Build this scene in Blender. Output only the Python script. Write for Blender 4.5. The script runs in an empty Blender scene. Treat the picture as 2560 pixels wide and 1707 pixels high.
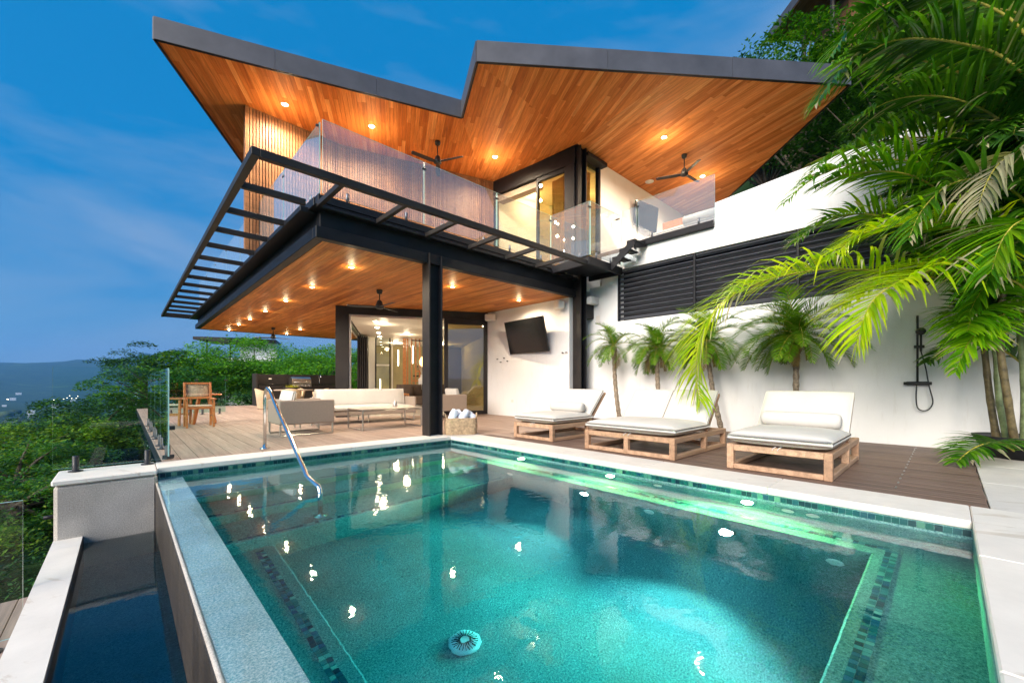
import bpy, math, random
from math import sin, cos, pi, radians, atan2, sqrt
from mathutils import Vector, Matrix
sc = bpy.context.scene
COL = sc.collection
R = random.Random(7)

# ------------------------------------------------------------------ camera, sky, sun, exposure
cam_d = bpy.data.cameras.new('camera'); cam = bpy.data.objects.new('camera', cam_d); COL.objects.link(cam)
cam.location = (0, 0, 1.0); cam.rotation_euler = (radians(90), 0, radians(-43.33))
cam_d.sensor_width = 36; cam_d.lens = 14.456; cam_d.shift_y = 0.0408
cam_d.clip_start = 0.05; cam_d.clip_end = 20000
sc.camera = cam

SUN_EL, SUN_AZ = radians(28.0), radians(192)       # direction the light comes from, azimuth from +X
world = bpy.data.worlds.new('World'); sc.world = world; world.use_nodes = True
wn, wl = world.node_tree.nodes, world.node_tree.links; wn.clear()
wo = wn.new('ShaderNodeOutputWorld'); bg = wn.new('ShaderNodeBackground'); wl.new(bg.outputs[0], wo.inputs[0])
sky = wn.new('ShaderNodeTexSky'); sky.sky_type = 'NISHITA'; sky.sun_disc = False
sky.sun_elevation = SUN_EL; sky.sun_rotation = radians(90) - SUN_AZ
sky.altitude = 100; sky.air_density = 1.3; sky.dust_density = 0.3; sky.ozone_density = 4.0
bg.inputs['Strength'].default_value = 0.080
tc = wn.new('ShaderNodeTexCoord')
hsv = wn.new('ShaderNodeHueSaturation'); hsv.inputs['Saturation'].default_value = 1.5; hsv.inputs['Value'].default_value = 1.0
wl.new(sky.outputs[0], hsv.inputs['Color'])
# thin evening cloud, stretched along the horizon
mp = wn.new('ShaderNodeMapping'); mp.inputs['Scale'].default_value = (1.0, 1.0, 3.2); mp.inputs['Rotation'].default_value = (0.25, 0.35, 0.6)
wl.new(tc.outputs['Generated'], mp.inputs[0])
nz = wn.new('ShaderNodeTexNoise'); nz.inputs['Scale'].default_value = 1.5; nz.inputs['Detail'].default_value = 5; nz.inputs['Roughness'].default_value = 0.55; nz.inputs['Distortion'].default_value = 0.4
wl.new(mp.outputs[0], nz.inputs['Vector'])
cr = wn.new('ShaderNodeValToRGB'); cr.color_ramp.elements[0].position = 0.43; cr.color_ramp.elements[0].color = (0, 0, 0, 1)
cr.color_ramp.elements[1].position = 0.72; cr.color_ramp.elements[1].color = (0.62, 0.62, 0.62, 1)
wl.new(nz.outputs['Fac'], cr.inputs[0])
hz = wn.new('ShaderNodeMix'); hz.data_type = 'RGBA'; hz.inputs['Factor'].default_value = 0.86; hz.inputs['B'].default_value = (0.0, 1.18, 2.95, 1)
wl.new(hsv.outputs[0], hz.inputs['A'])          # high thin evening veil, even over the whole sky
mx = wn.new('ShaderNodeMix'); mx.data_type = 'RGBA'; mx.inputs['B'].default_value = (1.9, 2.45, 3.4, 1)
wl.new(cr.outputs[0], mx.inputs['Factor']); wl.new(hz.outputs['Result'], mx.inputs['A'])
sx = wn.new('ShaderNodeSeparateXYZ'); wl.new(tc.outputs['Generated'], sx.inputs[0])
hr_ = wn.new('ShaderNodeValToRGB'); hr_.color_ramp.elements[0].position = 0.0; hr_.color_ramp.elements[0].color = (.55, .55, .55, 1)
hr_.color_ramp.elements[1].position = 0.16; hr_.color_ramp.elements[1].color = (0, 0, 0, 1); wl.new(sx.outputs['Z'], hr_.inputs[0])
mh = wn.new('ShaderNodeMix'); mh.data_type = 'RGBA'; mh.inputs['B'].default_value = (1.7, 2.5, 3.5, 1)      # paler air towards the horizon all round
wl.new(hr_.outputs[0], mh.inputs['Factor']); wl.new(mx.outputs['Result'], mh.inputs['A'])
wl.new(mh.outputs['Result'], bg.inputs['Color'])

sd = bpy.data.lights.new('sun', 'SUN'); so = bpy.data.objects.new('sun', sd); COL.objects.link(so)
sd.energy = 3.1; sd.angle = radians(42); sd.color = (1.0, 0.90, 0.78)
sv = Vector((cos(SUN_EL)*cos(SUN_AZ), cos(SUN_EL)*sin(SUN_AZ), sin(SUN_EL)))
so.rotation_euler = sv.to_track_quat('Z', 'Y').to_euler()
vs = sc.view_settings; vs.view_transform = 'Standard'; vs.look = 'None'; vs.exposure = 1.30; vs.gamma = 1.0; vs.use_curve_mapping = False
cy = sc.cycles
cy.max_bounces = 9; cy.diffuse_bounces = 4; cy.glossy_bounces = 4; cy.transmission_bounces = 6; cy.transparent_max_bounces = 14; cy.volume_bounces = 0
cy.sample_clamp_indirect = 5.0; cy.caustics_reflective = False; cy.caustics_refractive = True; cy.blur_glossy = 0.6
cy.use_denoising = True; cy.use_adaptive_sampling = True; cy.adaptive_threshold = 0.015

# ------------------------------------------------------------------ helpers
class MB:
    def __init__(s): s.v = []; s.f = []
    def add(s, v, f):
        b = len(s.v); s.v += [tuple(p) for p in v]; s.f += [tuple(i+b for i in q) for q in f]; return s
    def box(s, x0, x1, y0, y1, z0, z1, c=0.0, M=None):
        x0, x1 = min(x0, x1), max(x0, x1); y0, y1 = min(y0, y1), max(y0, y1); z0, z1 = min(z0, z1), max(z0, z1)
        c = min(c, (x1-x0)*.3, (y1-y0)*.3, (z1-z0)*.3)
        if c <= 0:
            v = [(x, y, z) for z in (z0, z1) for y in (y0, y1) for x in (x0, x1)]
            f = [(0, 2, 3, 1), (4, 5, 7, 6), (0, 1, 5, 4), (2, 6, 7, 3), (0, 4, 6, 2), (1, 3, 7, 5)]
        else:
            v = []; ix = {}
            X, Y, Z = (x0, x1), (y0, y1), (z0, z1)
            for i in (0, 1):
                for j in (0, 1):
                    for k in (0, 1):
                        sx, sy, sz = (1-2*i)*c, (1-2*j)*c, (1-2*k)*c
                        for ax, p in enumerate(((X[i], Y[j]+sy, Z[k]+sz), (X[i]+sx, Y[j], Z[k]+sz), (X[i]+sx, Y[j]+sy, Z[k]))):
                            ix[i, j, k, ax] = len(v); v.append(p)
            f = []
            for i in (0, 1):
                q = [ix[i, 0, 0, 0], ix[i, 1, 0, 0], ix[i, 1, 1, 0], ix[i, 0, 1, 0]]; f.append(q if i else q[::-1])
                q = [ix[0, i, 0, 1], ix[1, i, 0, 1], ix[1, i, 1, 1], ix[0, i, 1, 1]]; f.append(q[::-1] if i else q)
                q = [ix[0, 0, i, 2], ix[1, 0, i, 2], ix[1, 1, i, 2], ix[0, 1, i, 2]]; f.append(q if i else q[::-1])
            for i in (0, 1):
                for j in (0, 1):
                    q = [ix[i, j, 0, 0], ix[i, j, 1, 0], ix[i, j, 1, 1], ix[i, j, 0, 1]]; f.append(q if i == j else q[::-1])
                    q = [ix[i, 0, j, 0], ix[i, 1, j, 0], ix[i, 1, j, 2], ix[i, 0, j, 2]]; f.append(q[::-1] if i == j else q)
                    q = [ix[0, i, j, 1], ix[1, i, j, 1], ix[1, i, j, 2], ix[0, i, j, 2]]; f.append(q if i == j else q[::-1])
                    for k in (0, 1):
                        q = [ix[i, j, k, 0], ix[i, j, k, 1], ix[i, j, k, 2]]; f.append(q if (i+j+k) % 2 else q[::-1])
        if M is not None: v = [M @ Vector(p) for p in v]
        return s.add(v, f)
    def prism(s, poly, z0, z1, M=None):
        n = len(poly)
        ar = sum(poly[i][0]*poly[(i+1) % n][1]-poly[(i+1) % n][0]*poly[i][1] for i in range(n))
        if ar < 0: poly = poly[::-1]
        v = [(x, y, z0) for x, y in poly]+[(x, y, z1) for x, y in poly]
        f = [tuple(range(n))[::-1], tuple(range(n, 2*n))]+[(i, (i+1) % n, n+(i+1) % n, n+i) for i in range(n)]
        if M is not None: v = [M @ Vector(p) for p in v]
        return s.add(v, f)
    def tube(s, pts, r, n=8, caps=True):
        pts = [Vector(p) for p in pts]; rs = r if isinstance(r, (list, tuple)) else [r]*len(pts)
        v = []; f = []; up = Vector((0, 0, 1)); prev = None
        for i, p in enumerate(pts):
            d = (pts[min(i+1, len(pts)-1)]-pts[max(i-1, 0)]).normalized()
            if prev is None:
                a = d.cross(up if abs(d.z) < .9 else Vector((1, 0, 0))).normalized()
            else:
                a = (prev-d*prev.dot(d))
                a = a.normalized() if a.length > 1e-6 else d.orthogonal().normalized()
            prev = a; b = d.cross(a)
            for k in range(n):
                t = 2*pi*k/n; v.append(p+(a*cos(t)+b*sin(t))*rs[i])
        for i in range(len(pts)-1):
            for k in range(n):
                f.append((i*n+k, i*n+(k+1) % n, (i+1)*n+(k+1) % n, (i+1)*n+k))
        if caps: f += [tuple(range(n))[::-1], tuple(range((len(pts)-1)*n, len(pts)*n))]
        return s.add(v, f)
    def lathe(s, prof, n=20, M=None):
        v = []; f = []
        for r, z in prof:
            for k in range(n): v.append(Vector((r*cos(2*pi*k/n), r*sin(2*pi*k/n), z)))
        for i in range(len(prof)-1):
            for k in range(n): f.append((i*n+k, i*n+(k+1) % n, (i+1)*n+(k+1) % n, (i+1)*n+k))
        f += [tuple(range(n))[::-1], tuple(range((len(prof)-1)*n, len(prof)*n))]
        if M is not None: v = [M @ p for p in v]
        return s.add(v, f)
    def cushion(s, x0, x1, y0, y1, z0, z1, puff=0.03, M=None, n=7):
        # soft rounded slab, fuller in the middle
        v = []; f = []; m = n
        def pt(u, w, side):
            ex = 1-abs(2*u-1)**7; ey = 1-abs(2*w-1)**7; h = (max(0, ex)*max(0, ey))**.42
            x = x0+(x1-x0)*u; y = y0+(y1-y0)*w; zc = (z0+z1)/2; hz = (z1-z0)/2
            return (x, y, zc+side*(hz*(.22+.78*h)+puff*(ex*ey)*.6*(1-abs(2*u-1)**2)*(1-abs(2*w-1)**2)))
        us = [.5-.5*cos(pi*i/m)*1.0 for i in range(m+1)]
        for side in (1, -1):
            for i in range(m+1):
                for j in range(m+1): v.append(pt(us[i], us[j], side))
        N = (m+1)**2
        for i in range(m):
            for j in range(m):
                a = i*(m+1)+j; q = (a, a+m+1, a+m+2, a+1); f.append(q); f.append(tuple(N+k for k in q[::-1]))
        for i in range(m):
            for a, b in ((i*(m+1), (i+1)*(m+1)), ((i+1)*(m+1)+m, i*(m+1)+m), (i+1, i), (m*(m+1)+i, m*(m+1)+i+1)):
                f.append((a, b, N+b, N+a))
        if M is not None: v = [M @ Vector(p) for p in v]
        return s.add(v, f)
    def build(s, name, m, parent=None, smooth=False, kind=None, loc=None):
        me = bpy.data.meshes.new(name); me.from_pydata(s.v, [], s.f)
        if m is not None: me.materials.append(m)
        if smooth: me.polygons.foreach_set('use_smooth', [True]*len(me.polygons))
        me.update()
        return link(name, me, parent, kind, loc)
def link(name, me, parent=None, kind=None, loc=None):
    o = bpy.data.objects.new(name, me); COL.objects.link(o)
    if parent is not None: o.parent = parent
    if kind: o['kind'] = kind
    if loc is not None: o.location = loc
    return o
def tag(o, label, cat, group=None):
    o['label'] = label; o['category'] = cat
    if group: o['group'] = group
    return o
def thing(name, label, cat, loc=(0, 0, 0), rz=0.0, group=None):
    o = bpy.data.objects.new(name, None); COL.objects.link(o); o.location = loc; o.rotation_euler = (0, 0, rz)
    o.empty_display_size = .1
    return tag(o, label, cat, group)
def group_part(name, parent, loc=(0, 0, 0)):
    o = bpy.data.objects.new(name, None); COL.objects.link(o); o.parent = parent; o.location = loc; o.empty_display_size = .1
    return o
def copy_tree(o, parent=None):
    c = o.copy(); COL.objects.link(c); c.parent = parent
    for ch in list(o.children): copy_tree(ch, c)
    return c
def box(name, m, parent, *a, c=0.006, M=None, kind=None): return MB().box(*a, c=c, M=M).build(name, m, parent, kind=kind)
def bar(mb, p, q, w, h, up=(0, 0, 1)):
    p, q = Vector(p), Vector(q); d = q-p; L = d.length; x = d.normalized(); upv = Vector(up)
    y = upv.cross(x)
    y = y.normalized() if y.length > 1e-4 else Vector((0, 1, 0)); z = x.cross(y)
    M = Matrix((x, y, z)).transposed().to_4x4(); M.translation = p
    return mb.box(0, L, -w/2, w/2, -h/2, h/2, c=.004, M=M)
def rotz(loc, a): return Matrix.Translation(Vector(loc)) @ Matrix.Rotation(a, 4, 'Z')
def point_light(name, loc, power, color, r=.04, kind='POINT', parent=None, spot=None, aim=None):
    l = bpy.data.lights.new(name, kind); l.energy = power; l.color = color; l.shadow_soft_size = r
    if kind == 'SPOT': l.spot_size = radians(spot or 120); l.spot_blend = .6
    o = bpy.data.objects.new(name, l); COL.objects.link(o); o.location = loc
    if aim is not None: o.rotation_euler = (-Vector(aim)).to_track_quat('Z', 'Y').to_euler()
    if parent is not None: o.parent = parent
    return o

# ------------------------------------------------------------------ materials
def newmat(name):
    m = bpy.data.materials.new(name); m.use_nodes = True
    n, l = m.node_tree.nodes, m.node_tree.links
    return m, n, l, n['Principled BSDF']
def mixrgb(n, l, a, b, fac, mode='MIX'):
    k = n.new('ShaderNodeMix'); k.data_type = 'RGBA'; k.blend_type = mode
    for nm, val in (('A', a), ('B', b)):
        if isinstance(val, (tuple, list)): k.inputs[nm].default_value = (*val[:3], 1)
        else: l.new(val, k.inputs[nm])
    if isinstance(fac, (int, float)): k.inputs['Factor'].default_value = fac
    else: l.new(fac, k.inputs['Factor'])
    return k.outputs['Result']
def noise(n, l, scale, detail=4, rough=.6, vec=None, stretch=None, rot=0, dist=0):
    t = n.new('ShaderNodeTexNoise'); t.inputs['Scale'].default_value = scale; t.inputs['Detail'].default_value = detail; t.inputs['Roughness'].default_value = rough
    t.inputs['Distortion'].default_value = dist
    c = n.new('ShaderNodeTexCoord'); src = c.outputs['Object'] if vec is None else vec
    if stretch or rot:
        r1 = n.new('ShaderNodeMapping'); r1.inputs['Rotation'].default_value = (0, 0, -rot); l.new(src, r1.inputs[0])
        r2 = n.new('ShaderNodeMapping'); r2.inputs['Scale'].default_value = stretch or (1, 1, 1); l.new(r1.outputs[0], r2.inputs[0]); src = r2.outputs[0]
    l.new(src, t.inputs['Vector']); return t.outputs['Fac']
def ramp(n, l, fac, stops):
    r = n.new('ShaderNodeValToRGB'); e = r.color_ramp.elements
    while len(e) < len(stops): e.new(.5)
    for k, (p, c) in zip(e, stops):
        k.position = p; k.color = (*c, 1) if len(c) == 3 else c
    l.new(fac, r.inputs[0]); return r.outputs[0]
def bump(n, l, p, h, strength=.2, dist=.01):
    b = n.new('ShaderNodeBump'); b.inputs['Strength'].default_value = strength; b.inputs['Distance'].default_value = dist
    l.new(h, b.inputs['Height']); l.new(b.outputs[0], p.inputs['Normal']); return b
def rnd(n, l):
    # one random value for each separate piece, whether its own object or an island of a joined one
    o = n.new('ShaderNodeObjectInfo'); g = n.new('ShaderNodeNewGeometry'); a = n.new('ShaderNodeMath'); a.operation = 'ADD'
    l.new(o.outputs['Random'], a.inputs[0]); l.new(g.outputs['Random Per Island'], a.inputs[1])
    b = n.new('ShaderNodeMath'); b.operation = 'FRACT'; l.new(a.outputs[0], b.inputs[0]); return b.outputs[0]
def simple(name, col, rough=.5, metal=0.0, var=.12, scale=8, bmp=.0, bscale=60, coat=0, spec=.5):
    m, n, l, p = newmat(name)
    if var:
        f = noise(n, l, scale); dark = tuple(c*(1-var*1.6) for c in col); lite = tuple(min(1, c*(1+var)) for c in col)
        l.new(ramp(n, l, f, [(.3, dark), (.7, lite)]), p.inputs['Base Color'])
    else: p.inputs['Base Color'].default_value = (*col, 1)
    p.inputs['Roughness'].default_value = rough; p.inputs['Metallic'].default_value = metal
    p.inputs['Specular IOR Level'].default_value = spec
    if coat: p.inputs['Coat Weight'].default_value = coat; p.inputs['Coat Roughness'].default_value = .15
    if bmp: bump(n, l, p, noise(n, l, bscale, 3), bmp, .005)
    return m
def wood(name, stops, rot=0.0, rough=.4, coat=0, grain=1.0, contrast=.5, axis='xy', gscale=14, bstr=.12, spec=.3):
    m, n, l, p = newmat(name)
    base = ramp(n, l, rnd(n, l), stops)
    tc_ = n.new('ShaderNodeTexCoord'); o = n.new('ShaderNodeObjectInfo')
    st = (.08, 1.4, 1.4)
    g = noise(n, l, gscale, 5, .65, None, st, rot, .6); g2 = noise(n, l, gscale*4.5, 3, .6, None, st, rot)
    dk = ramp(n, l, g, [(.33, (1-contrast,)*3), (.62, (1.12,)*3)])
    c = mixrgb(n, l, base, dk, 1.0, 'MULTIPLY')
    dk2 = ramp(n, l, g2, [(.3, (.78,)*3), (.7, (1.1,)*3)])
    c = mixrgb(n, l, c, dk2, .7*grain, 'MULTIPLY')
    p.inputs['Specular IOR Level'].default_value = spec
    l.new(c, p.inputs['Base Color']); p.inputs['Roughness'].default_value = rough
    if coat: p.inputs['Coat Weight'].default_value = coat; p.inputs['Coat Roughness'].default_value = .18
    bump(n, l, p, g2, bstr, .004); return m
def emit(name, col, strength):
    m, n, l, p = newmat(name); p.inputs['Base Color'].default_value = (*col, 1)
    p.inputs['Emission Color'].default_value = (*col, 1); p.inputs['Emission Strength'].default_value = strength; return m
def pane_glass(name, tint, refl=1.0, ior=1.5, base=0.0, painted_sheen=0.0):
    m, n, l, p = newmat(name); n.remove(p); out = n['Material Output']
    t = n.new('ShaderNodeBsdfTransparent'); t.inputs[0].default_value = (*tint, 1)
    g = n.new('ShaderNodeBsdfGlossy'); g.inputs['Roughness'].default_value = 0.0; g.inputs['Color'].default_value = (1, 1, 1, 1)
    fr = n.new('ShaderNodeFresnel'); fr.inputs['IOR'].default_value = ior
    ge = n.new('ShaderNodeNewGeometry'); a = n.new('ShaderNodeMath'); a.operation = 'SUBTRACT'; a.inputs[0].default_value = 1.0
    l.new(ge.outputs['Backfacing'], a.inputs[1])
    e = n.new('ShaderNodeMath'); e.operation = 'MULTIPLY_ADD'; e.inputs[1].default_value = refl; e.inputs[2].default_value = base; l.new(fr.outputs[0], e.inputs[0])
    c = n.new('ShaderNodeMath'); c.operation = 'MULTIPLY'; c.use_clamp = True; l.new(e.outputs[0], c.inputs[0]); l.new(a.outputs[0], c.inputs[1])
    s = n.new('ShaderNodeMixShader'); l.new(c.outputs[0], s.inputs[0]); l.new(t.outputs[0], s.inputs[1]); l.new(g.outputs[0], s.inputs[2])
    if painted_sheen:  # white diffuse mixed in to imitate pale sky reflected on the pane
        d = n.new('ShaderNodeBsdfDiffuse'); d.inputs[0].default_value = (.8, .8, .8, 1); s2 = n.new('ShaderNodeMixShader'); s2.inputs[0].default_value = painted_sheen
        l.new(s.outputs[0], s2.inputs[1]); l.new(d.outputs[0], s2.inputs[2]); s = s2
    l.new(s.outputs[0], out.inputs['Surface']); return m
def leafmat(name, stops, trans=.42, rough=.45):
    m, n, l, p = newmat(name); out = n['Material Output']
    c = ramp(n, l, rnd(n, l), stops)
    cl = noise(n, l, 1.1, 2)
    c = mixrgb(n, l, c, ramp(n, l, cl, [(.3, (.55, .6, .5)), (.7, (1.25, 1.2, 1.0))]), 1.0, 'MULTIPLY')
    l.new(c, p.inputs['Base Color']); p.inputs['Roughness'].default_value = rough
    t = n.new('ShaderNodeBsdfTranslucent'); c2 = mixrgb(n, l, c, (1.25, 1.35, .5), 1.0, 'MULTIPLY'); l.new(c2, t.inputs[0])
    s = n.new('ShaderNodeMixShader'); s.inputs[0].default_value = trans; l.new(p.outputs[0], s.inputs[1]); l.new(t.outputs[0], s.inputs[2])
    l.new(s.outputs[0], out.inputs['Surface']); return m

MT = {}
MT['black'] = simple('black_steel', (.010, .010, .013), .5, .0, .2, 5, .03, 90, spec=.3)
MT['bronze'] = simple('dark_bronze', (.024, .020, .018), .5, .0, .18, 3, .03, 90, spec=.3)
MT['fascia'] = simple('slate_fascia', (.070, .072, .088), .5, .15, .16, 1.6, .05, 40)
def stucco(name, col):
    m, n, l, p = newmat(name)
    a = noise(n, l, 1.2, 5, .6); b = noise(n, l, 14, 4, .7, None, (1, 1, .18)); t = noise(n, l, 26, 5, .65); g = noise(n, l, 140, 2)
    c = mixrgb(n, l, ramp(n, l, a, [(.3, tuple(x*.93 for x in col)), (.7, col)]), ramp(n, l, b, [(.28, (.90, .885, .86)), (.45, (1, 1, 1))]), .6, 'MULTIPLY')
    l.new(c, p.inputs['Base Color']); p.inputs['Roughness'].default_value = .8
    ad = n.new('ShaderNodeMath'); ad.operation = 'MULTIPLY_ADD'; ad.inputs[1].default_value = .35; l.new(g, ad.inputs[0]); l.new(t, ad.inputs[2]); bump(n, l, p, ad.outputs[0], .22, .012); return m
MT['white'] = stucco('white_stucco', (.88, .875, .865))
MT['cream'] = simple('cream_wall', (.74, .66, .50), .7, 0, .04, 1.5)
MT['ceil'] = simple('white_ceiling', (.80, .76, .70), .55, 0, .03, 1)
def stone(name, col):
    m, n, l, p = newmat(name)
    a = noise(n, l, 3, 6, .65); v = noise(n, l, 5, 5, .7, None, (1, .22, 1), .5, 1.5); d = noise(n, l, 60, 3, .7)
    c = mixrgb(n, l, ramp(n, l, a, [(.3, tuple(x*.86 for x in col)), (.7, col)]), ramp(n, l, v, [(.30, (.70, .64, .56)), (.42, (1, 1, 1)), (.66, (1, 1, 1)), (.74, (.86, .83, .78))]), .75, 'MULTIPLY')
    c = mixrgb(n, l, c, ramp(n, l, rnd(n, l), [(0, (.92,)*3), (1, (1.05, 1.04, 1.02))]), 1.0, 'MULTIPLY')
    l.new(c, p.inputs['Base Color']); p.inputs['Roughness'].default_value = .55; bump(n, l, p, d, .12, .003); return m
MT['coping'] = stone('coping_limestone', (.80, .76, .69)); MT['paver'] = stone('limestone_paver', (.66, .63, .59))
MT['chrome'] = simple('polished_steel', (.86, .85, .83), .16, 1.0, 0)
MT['steel'] = simple('brushed_steel', (.55, .52, .48), .28, 1.0, .05, 20)
MT['blackgloss'] = simple('black_gloss', (.012, .012, .013), .12, 0, 0)
MT['rubber'] = simple('black_fitting', (.02, .02, .022), .5, 0, .1, 20)
SO = [(0, (.46, .125, .024)), (.2, (.60, .185, .040)), (.45, (.74, .255, .062)), (.6, (.52, .145, .028)), (.8, (.66, .21, .048)), (1, (.84, .34, .10))]
MT['soffitL'] = wood('teak_soffit', SO, radians(62.5), .62, 0, 1, .30, spec=.15)
MT['soffitR'] = wood('teak_soffit_right', [(0, (.46, .145, .034)), (.2, (.62, .22, .060)), (.45, (.76, .30, .092)), (.6, (.52, .17, .042)), (.8, (.68, .25, .072)), (1, (.84, .39, .14))], radians(80), .62, 0, 1, .30, spec=.15)
MT['ceilwood'] = wood('varnished_ceiling', [(0, (0.437, 0.127, 0.023)), (.3, (0.644, 0.224, 0.048)), (.55, (0.736, 0.282, 0.067)), (.75, (0.529, 0.161, 0.032)), (1, (0.805, 0.345, 0.098))], radians(90), .5, 0, 1, .4, spec=.25)
MT['deck'] = wood('composite_deck', [(0, (.29, .205, .16)), (.4, (.36, .26, .205)), (.7, (.32, .23, .18)), (1, (.40, .295, .235))], radians(90), .55, 0, .7, .25, bstr=.2)
MT['deckshade'] = wood('shaded_deck', [(0, (.135, .085, .065)), (.5, (.165, .108, .082)), (1, (.19, .125, .098))], radians(90), .5, 0, .7, .3, bstr=.2)  # same deck boards, darkened in colour for the shade outside the porch
MT['batten'] = wood('cedar_batten', [(0, (.24, .105, .045)), (.5, (.31, .145, .065)), (1, (.38, .19, .09))], 0, .5, 0, 1, .3)
MT['teak'] = wood('teak_frame', [(0, (.40, .235, .14)), (.5, (.49, .30, .185)), (1, (.56, .36, .23))], 0, .45, 0, 1, .35, gscale=9)
MT['orangewood'] = wood('oiled_chair_wood', [(0, (.50, .18, .06)), (1, (.60, .25, .09))], 0, .4, .1, 1, .3)
MT['cushion'] = simple('ivory_canvas', (.57, .545, .50), .85, 0, .04, 3, .35, 9)
MT['taupe'] = simple('taupe_mesh', (.30, .235, .185), .7, 0, .06, 30, .3, 400)
MT['brownfab'] = simple('brown_upholstery', (.085, .055, .038), .85, 0, .1, 10, .2, 200)
MT['towel'] = simple('towel', (.70, .74, .82), .95, 0, .1, 14, .5, 160)
MT['rope'] = simple('woven_rope', (.46, .33, .20), .85, 0, .25, 25, .5, 60)
MT['glass'] = pane_glass('clear_glass', (.93, .975, .96), 1.0)
MT['glassg'] = pane_glass('green_glass', (.72, .90, .86), 1.5)
MT['glassdoor'] = pane_glass('door_glass', (.66, .63, .44), 3.2, 1.5, .04)
MT['olive'] = simple('olive_wall', (.30, .25, .12), .7, 0, .1, 1.5)
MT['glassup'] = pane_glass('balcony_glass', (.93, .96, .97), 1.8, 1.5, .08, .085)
MT['lampw'] = emit('warm_lamp', (1.0, .82, .55), 32)
MT['led'] = emit('led_strip', (1.0, .86, .60), 5)
def pebble(name, a, b, sc_=260):
    m, n, l, p = newmat(name)
    v = n.new('ShaderNodeTexVoronoi'); v.inputs['Scale'].default_value = sc_
    c = n.new('ShaderNodeTexCoord'); l.new(c.outputs['Object'], v.inputs['Vector'])
    f = noise(n, l, sc_*.5, 3, .8); f2 = noise(n, l, 1.6, 3)
    col = ramp(n, l, f, [(.35, a), (.52, tuple((x+y)/2 for x, y in zip(a, b))), (.68, b)])
    col = mixrgb(n, l, col, ramp(n, l, f2, [(.3, (.75,)*3), (.7, (1.15,)*3)]), 1.0, 'MULTIPLY')
    l.new(col, p.inputs['Base Color']); p.inputs['Roughness'].default_value = .6
    bump(n, l, p, v.outputs['Distance'], .35, .004); return m
MT['pebble'] = pebble('pool_pebble', (.005, .11, .13), (.27, .49, .47), 170)
MT['pebgrey'] = pebble('grey_pebble', (.36, .32, .275), (.72, .67, .60), 200)
MT['glassedge'] = simple('glass_edge', (.45, .72, .66), .15, 0, 0)
MT['pebledge'] = pebble('ledge_pebble', (.10, .36, .44), (.62, .82, .84), 170)
def mosaic():
    m, n, l, p = newmat('glass_mosaic')
    l.new(ramp(n, l, rnd(n, l), [(0, (.003, .03, .07)), (.25, (.006, .10, .14)), (.45, (.01, .19, .20)), (.65, (.006, .08, .20)), (.85, (.05, .28, .30)), (1, (.20, .45, .40))]), p.inputs['Base Color'])
    p.inputs['Roughness'].default_value = .3; return m
MT['mosaic'] = mosaic()
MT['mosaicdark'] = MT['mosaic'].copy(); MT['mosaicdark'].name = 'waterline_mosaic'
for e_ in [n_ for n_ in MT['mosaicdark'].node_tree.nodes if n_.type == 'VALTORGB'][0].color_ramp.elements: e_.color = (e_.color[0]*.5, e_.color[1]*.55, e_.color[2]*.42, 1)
def stained_wall():
    m, n, l, p = newmat('wet_stained_concrete')
    f = noise(n, l, 150, 3, .85); s = noise(n, l, 7, 4, .6, None, (1, 1, .12)); b2 = noise(n, l, 2.2, 3)
    c = ramp(n, l, f, [(.38, (.010, .008, .007)), (.52, (.045, .037, .030)), (.66, (.17, .145, .115))])
    c = mixrgb(n, l, c, ramp(n, l, s, [(.35, (.45, .42, .40)), (.65, (1.15, 1.1, 1.05))]), 1.0, 'MULTIPLY')
    c = mixrgb(n, l, c, ramp(n, l, b2, [(.3, (.7,)*3), (.7, (1.1,)*3)]), 1.0, 'MULTIPLY')
    l.new(c, p.inputs['Base Color']); p.inputs['Roughness'].default_value = .45; bump(n, l, p, f, .4, .004); return m
MT['stained'] = stained_wall()
def water_mat(name, absorb, density, ripple=.05):
    m, n, l, p = newmat(name); n.remove(p); out = n['Material Output']
    g = n.new('ShaderNodeBsdfGlass'); g.inputs['IOR'].default_value = 1.33; g.inputs['Roughness'].default_value = 0.0
    a = noise(n, l, 2.6, 3, .5, dist=.5); b = noise(n, l, 17, 2, .5)
    ad = n.new('ShaderNodeMath'); ad.operation = 'MULTIPLY_ADD'; ad.inputs[1].default_value = .22; l.new(b, ad.inputs[0]); l.new(a, ad.inputs[2])
    bp = n.new('ShaderNodeBump'); bp.inputs['Strength'].default_value = ripple; bp.inputs['Distance'].default_value = .05
    l.new(ad.outputs[0], bp.inputs['Height']); l.new(bp.outputs[0], g.inputs['Normal']); l.new(g.outputs[0], out.inputs['Surface'])
    v = n.new('ShaderNodeVolumeAbsorption'); v.inputs[0].default_value = (*absorb, 1); v.inputs[1].default_value = density
    l.new(v.outputs[0], out.inputs['Volume']); return m
MT['water'] = water_mat('pool_water', (.0, .745, .85), .75)
MT['basinwater'] = water_mat('basin_water', (.05, .70, .80), .9, .04)
LG = [(0, (.045, .17, .005)), (.4, (.09, .30, .008)), (.75, (.15, .42, .012)), (1, (.27, .52, .02))]
MT['leaf'] = leafmat('tree_leaf', LG)
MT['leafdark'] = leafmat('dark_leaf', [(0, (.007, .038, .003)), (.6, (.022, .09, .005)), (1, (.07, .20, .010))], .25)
MT['palmleaf'] = leafmat('pinnate_leaf', [(0, (.02, .10, .004)), (.5, (.05, .18, .006)), (1, (.12, .29, .010))], .35, .38)
MT['palmbright'] = leafmat('young_frond', [(0, (.26, .48, .006)), (.5, (.44, .62, .008)), (1, (.60, .68, .012))], .5, .35)
MT['palmmid'] = leafmat('mid_frond', [(0, (.06, .22, .005)), (.5, (.14, .36, .008)), (1, (.28, .48, .012))], .45, .35)
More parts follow.
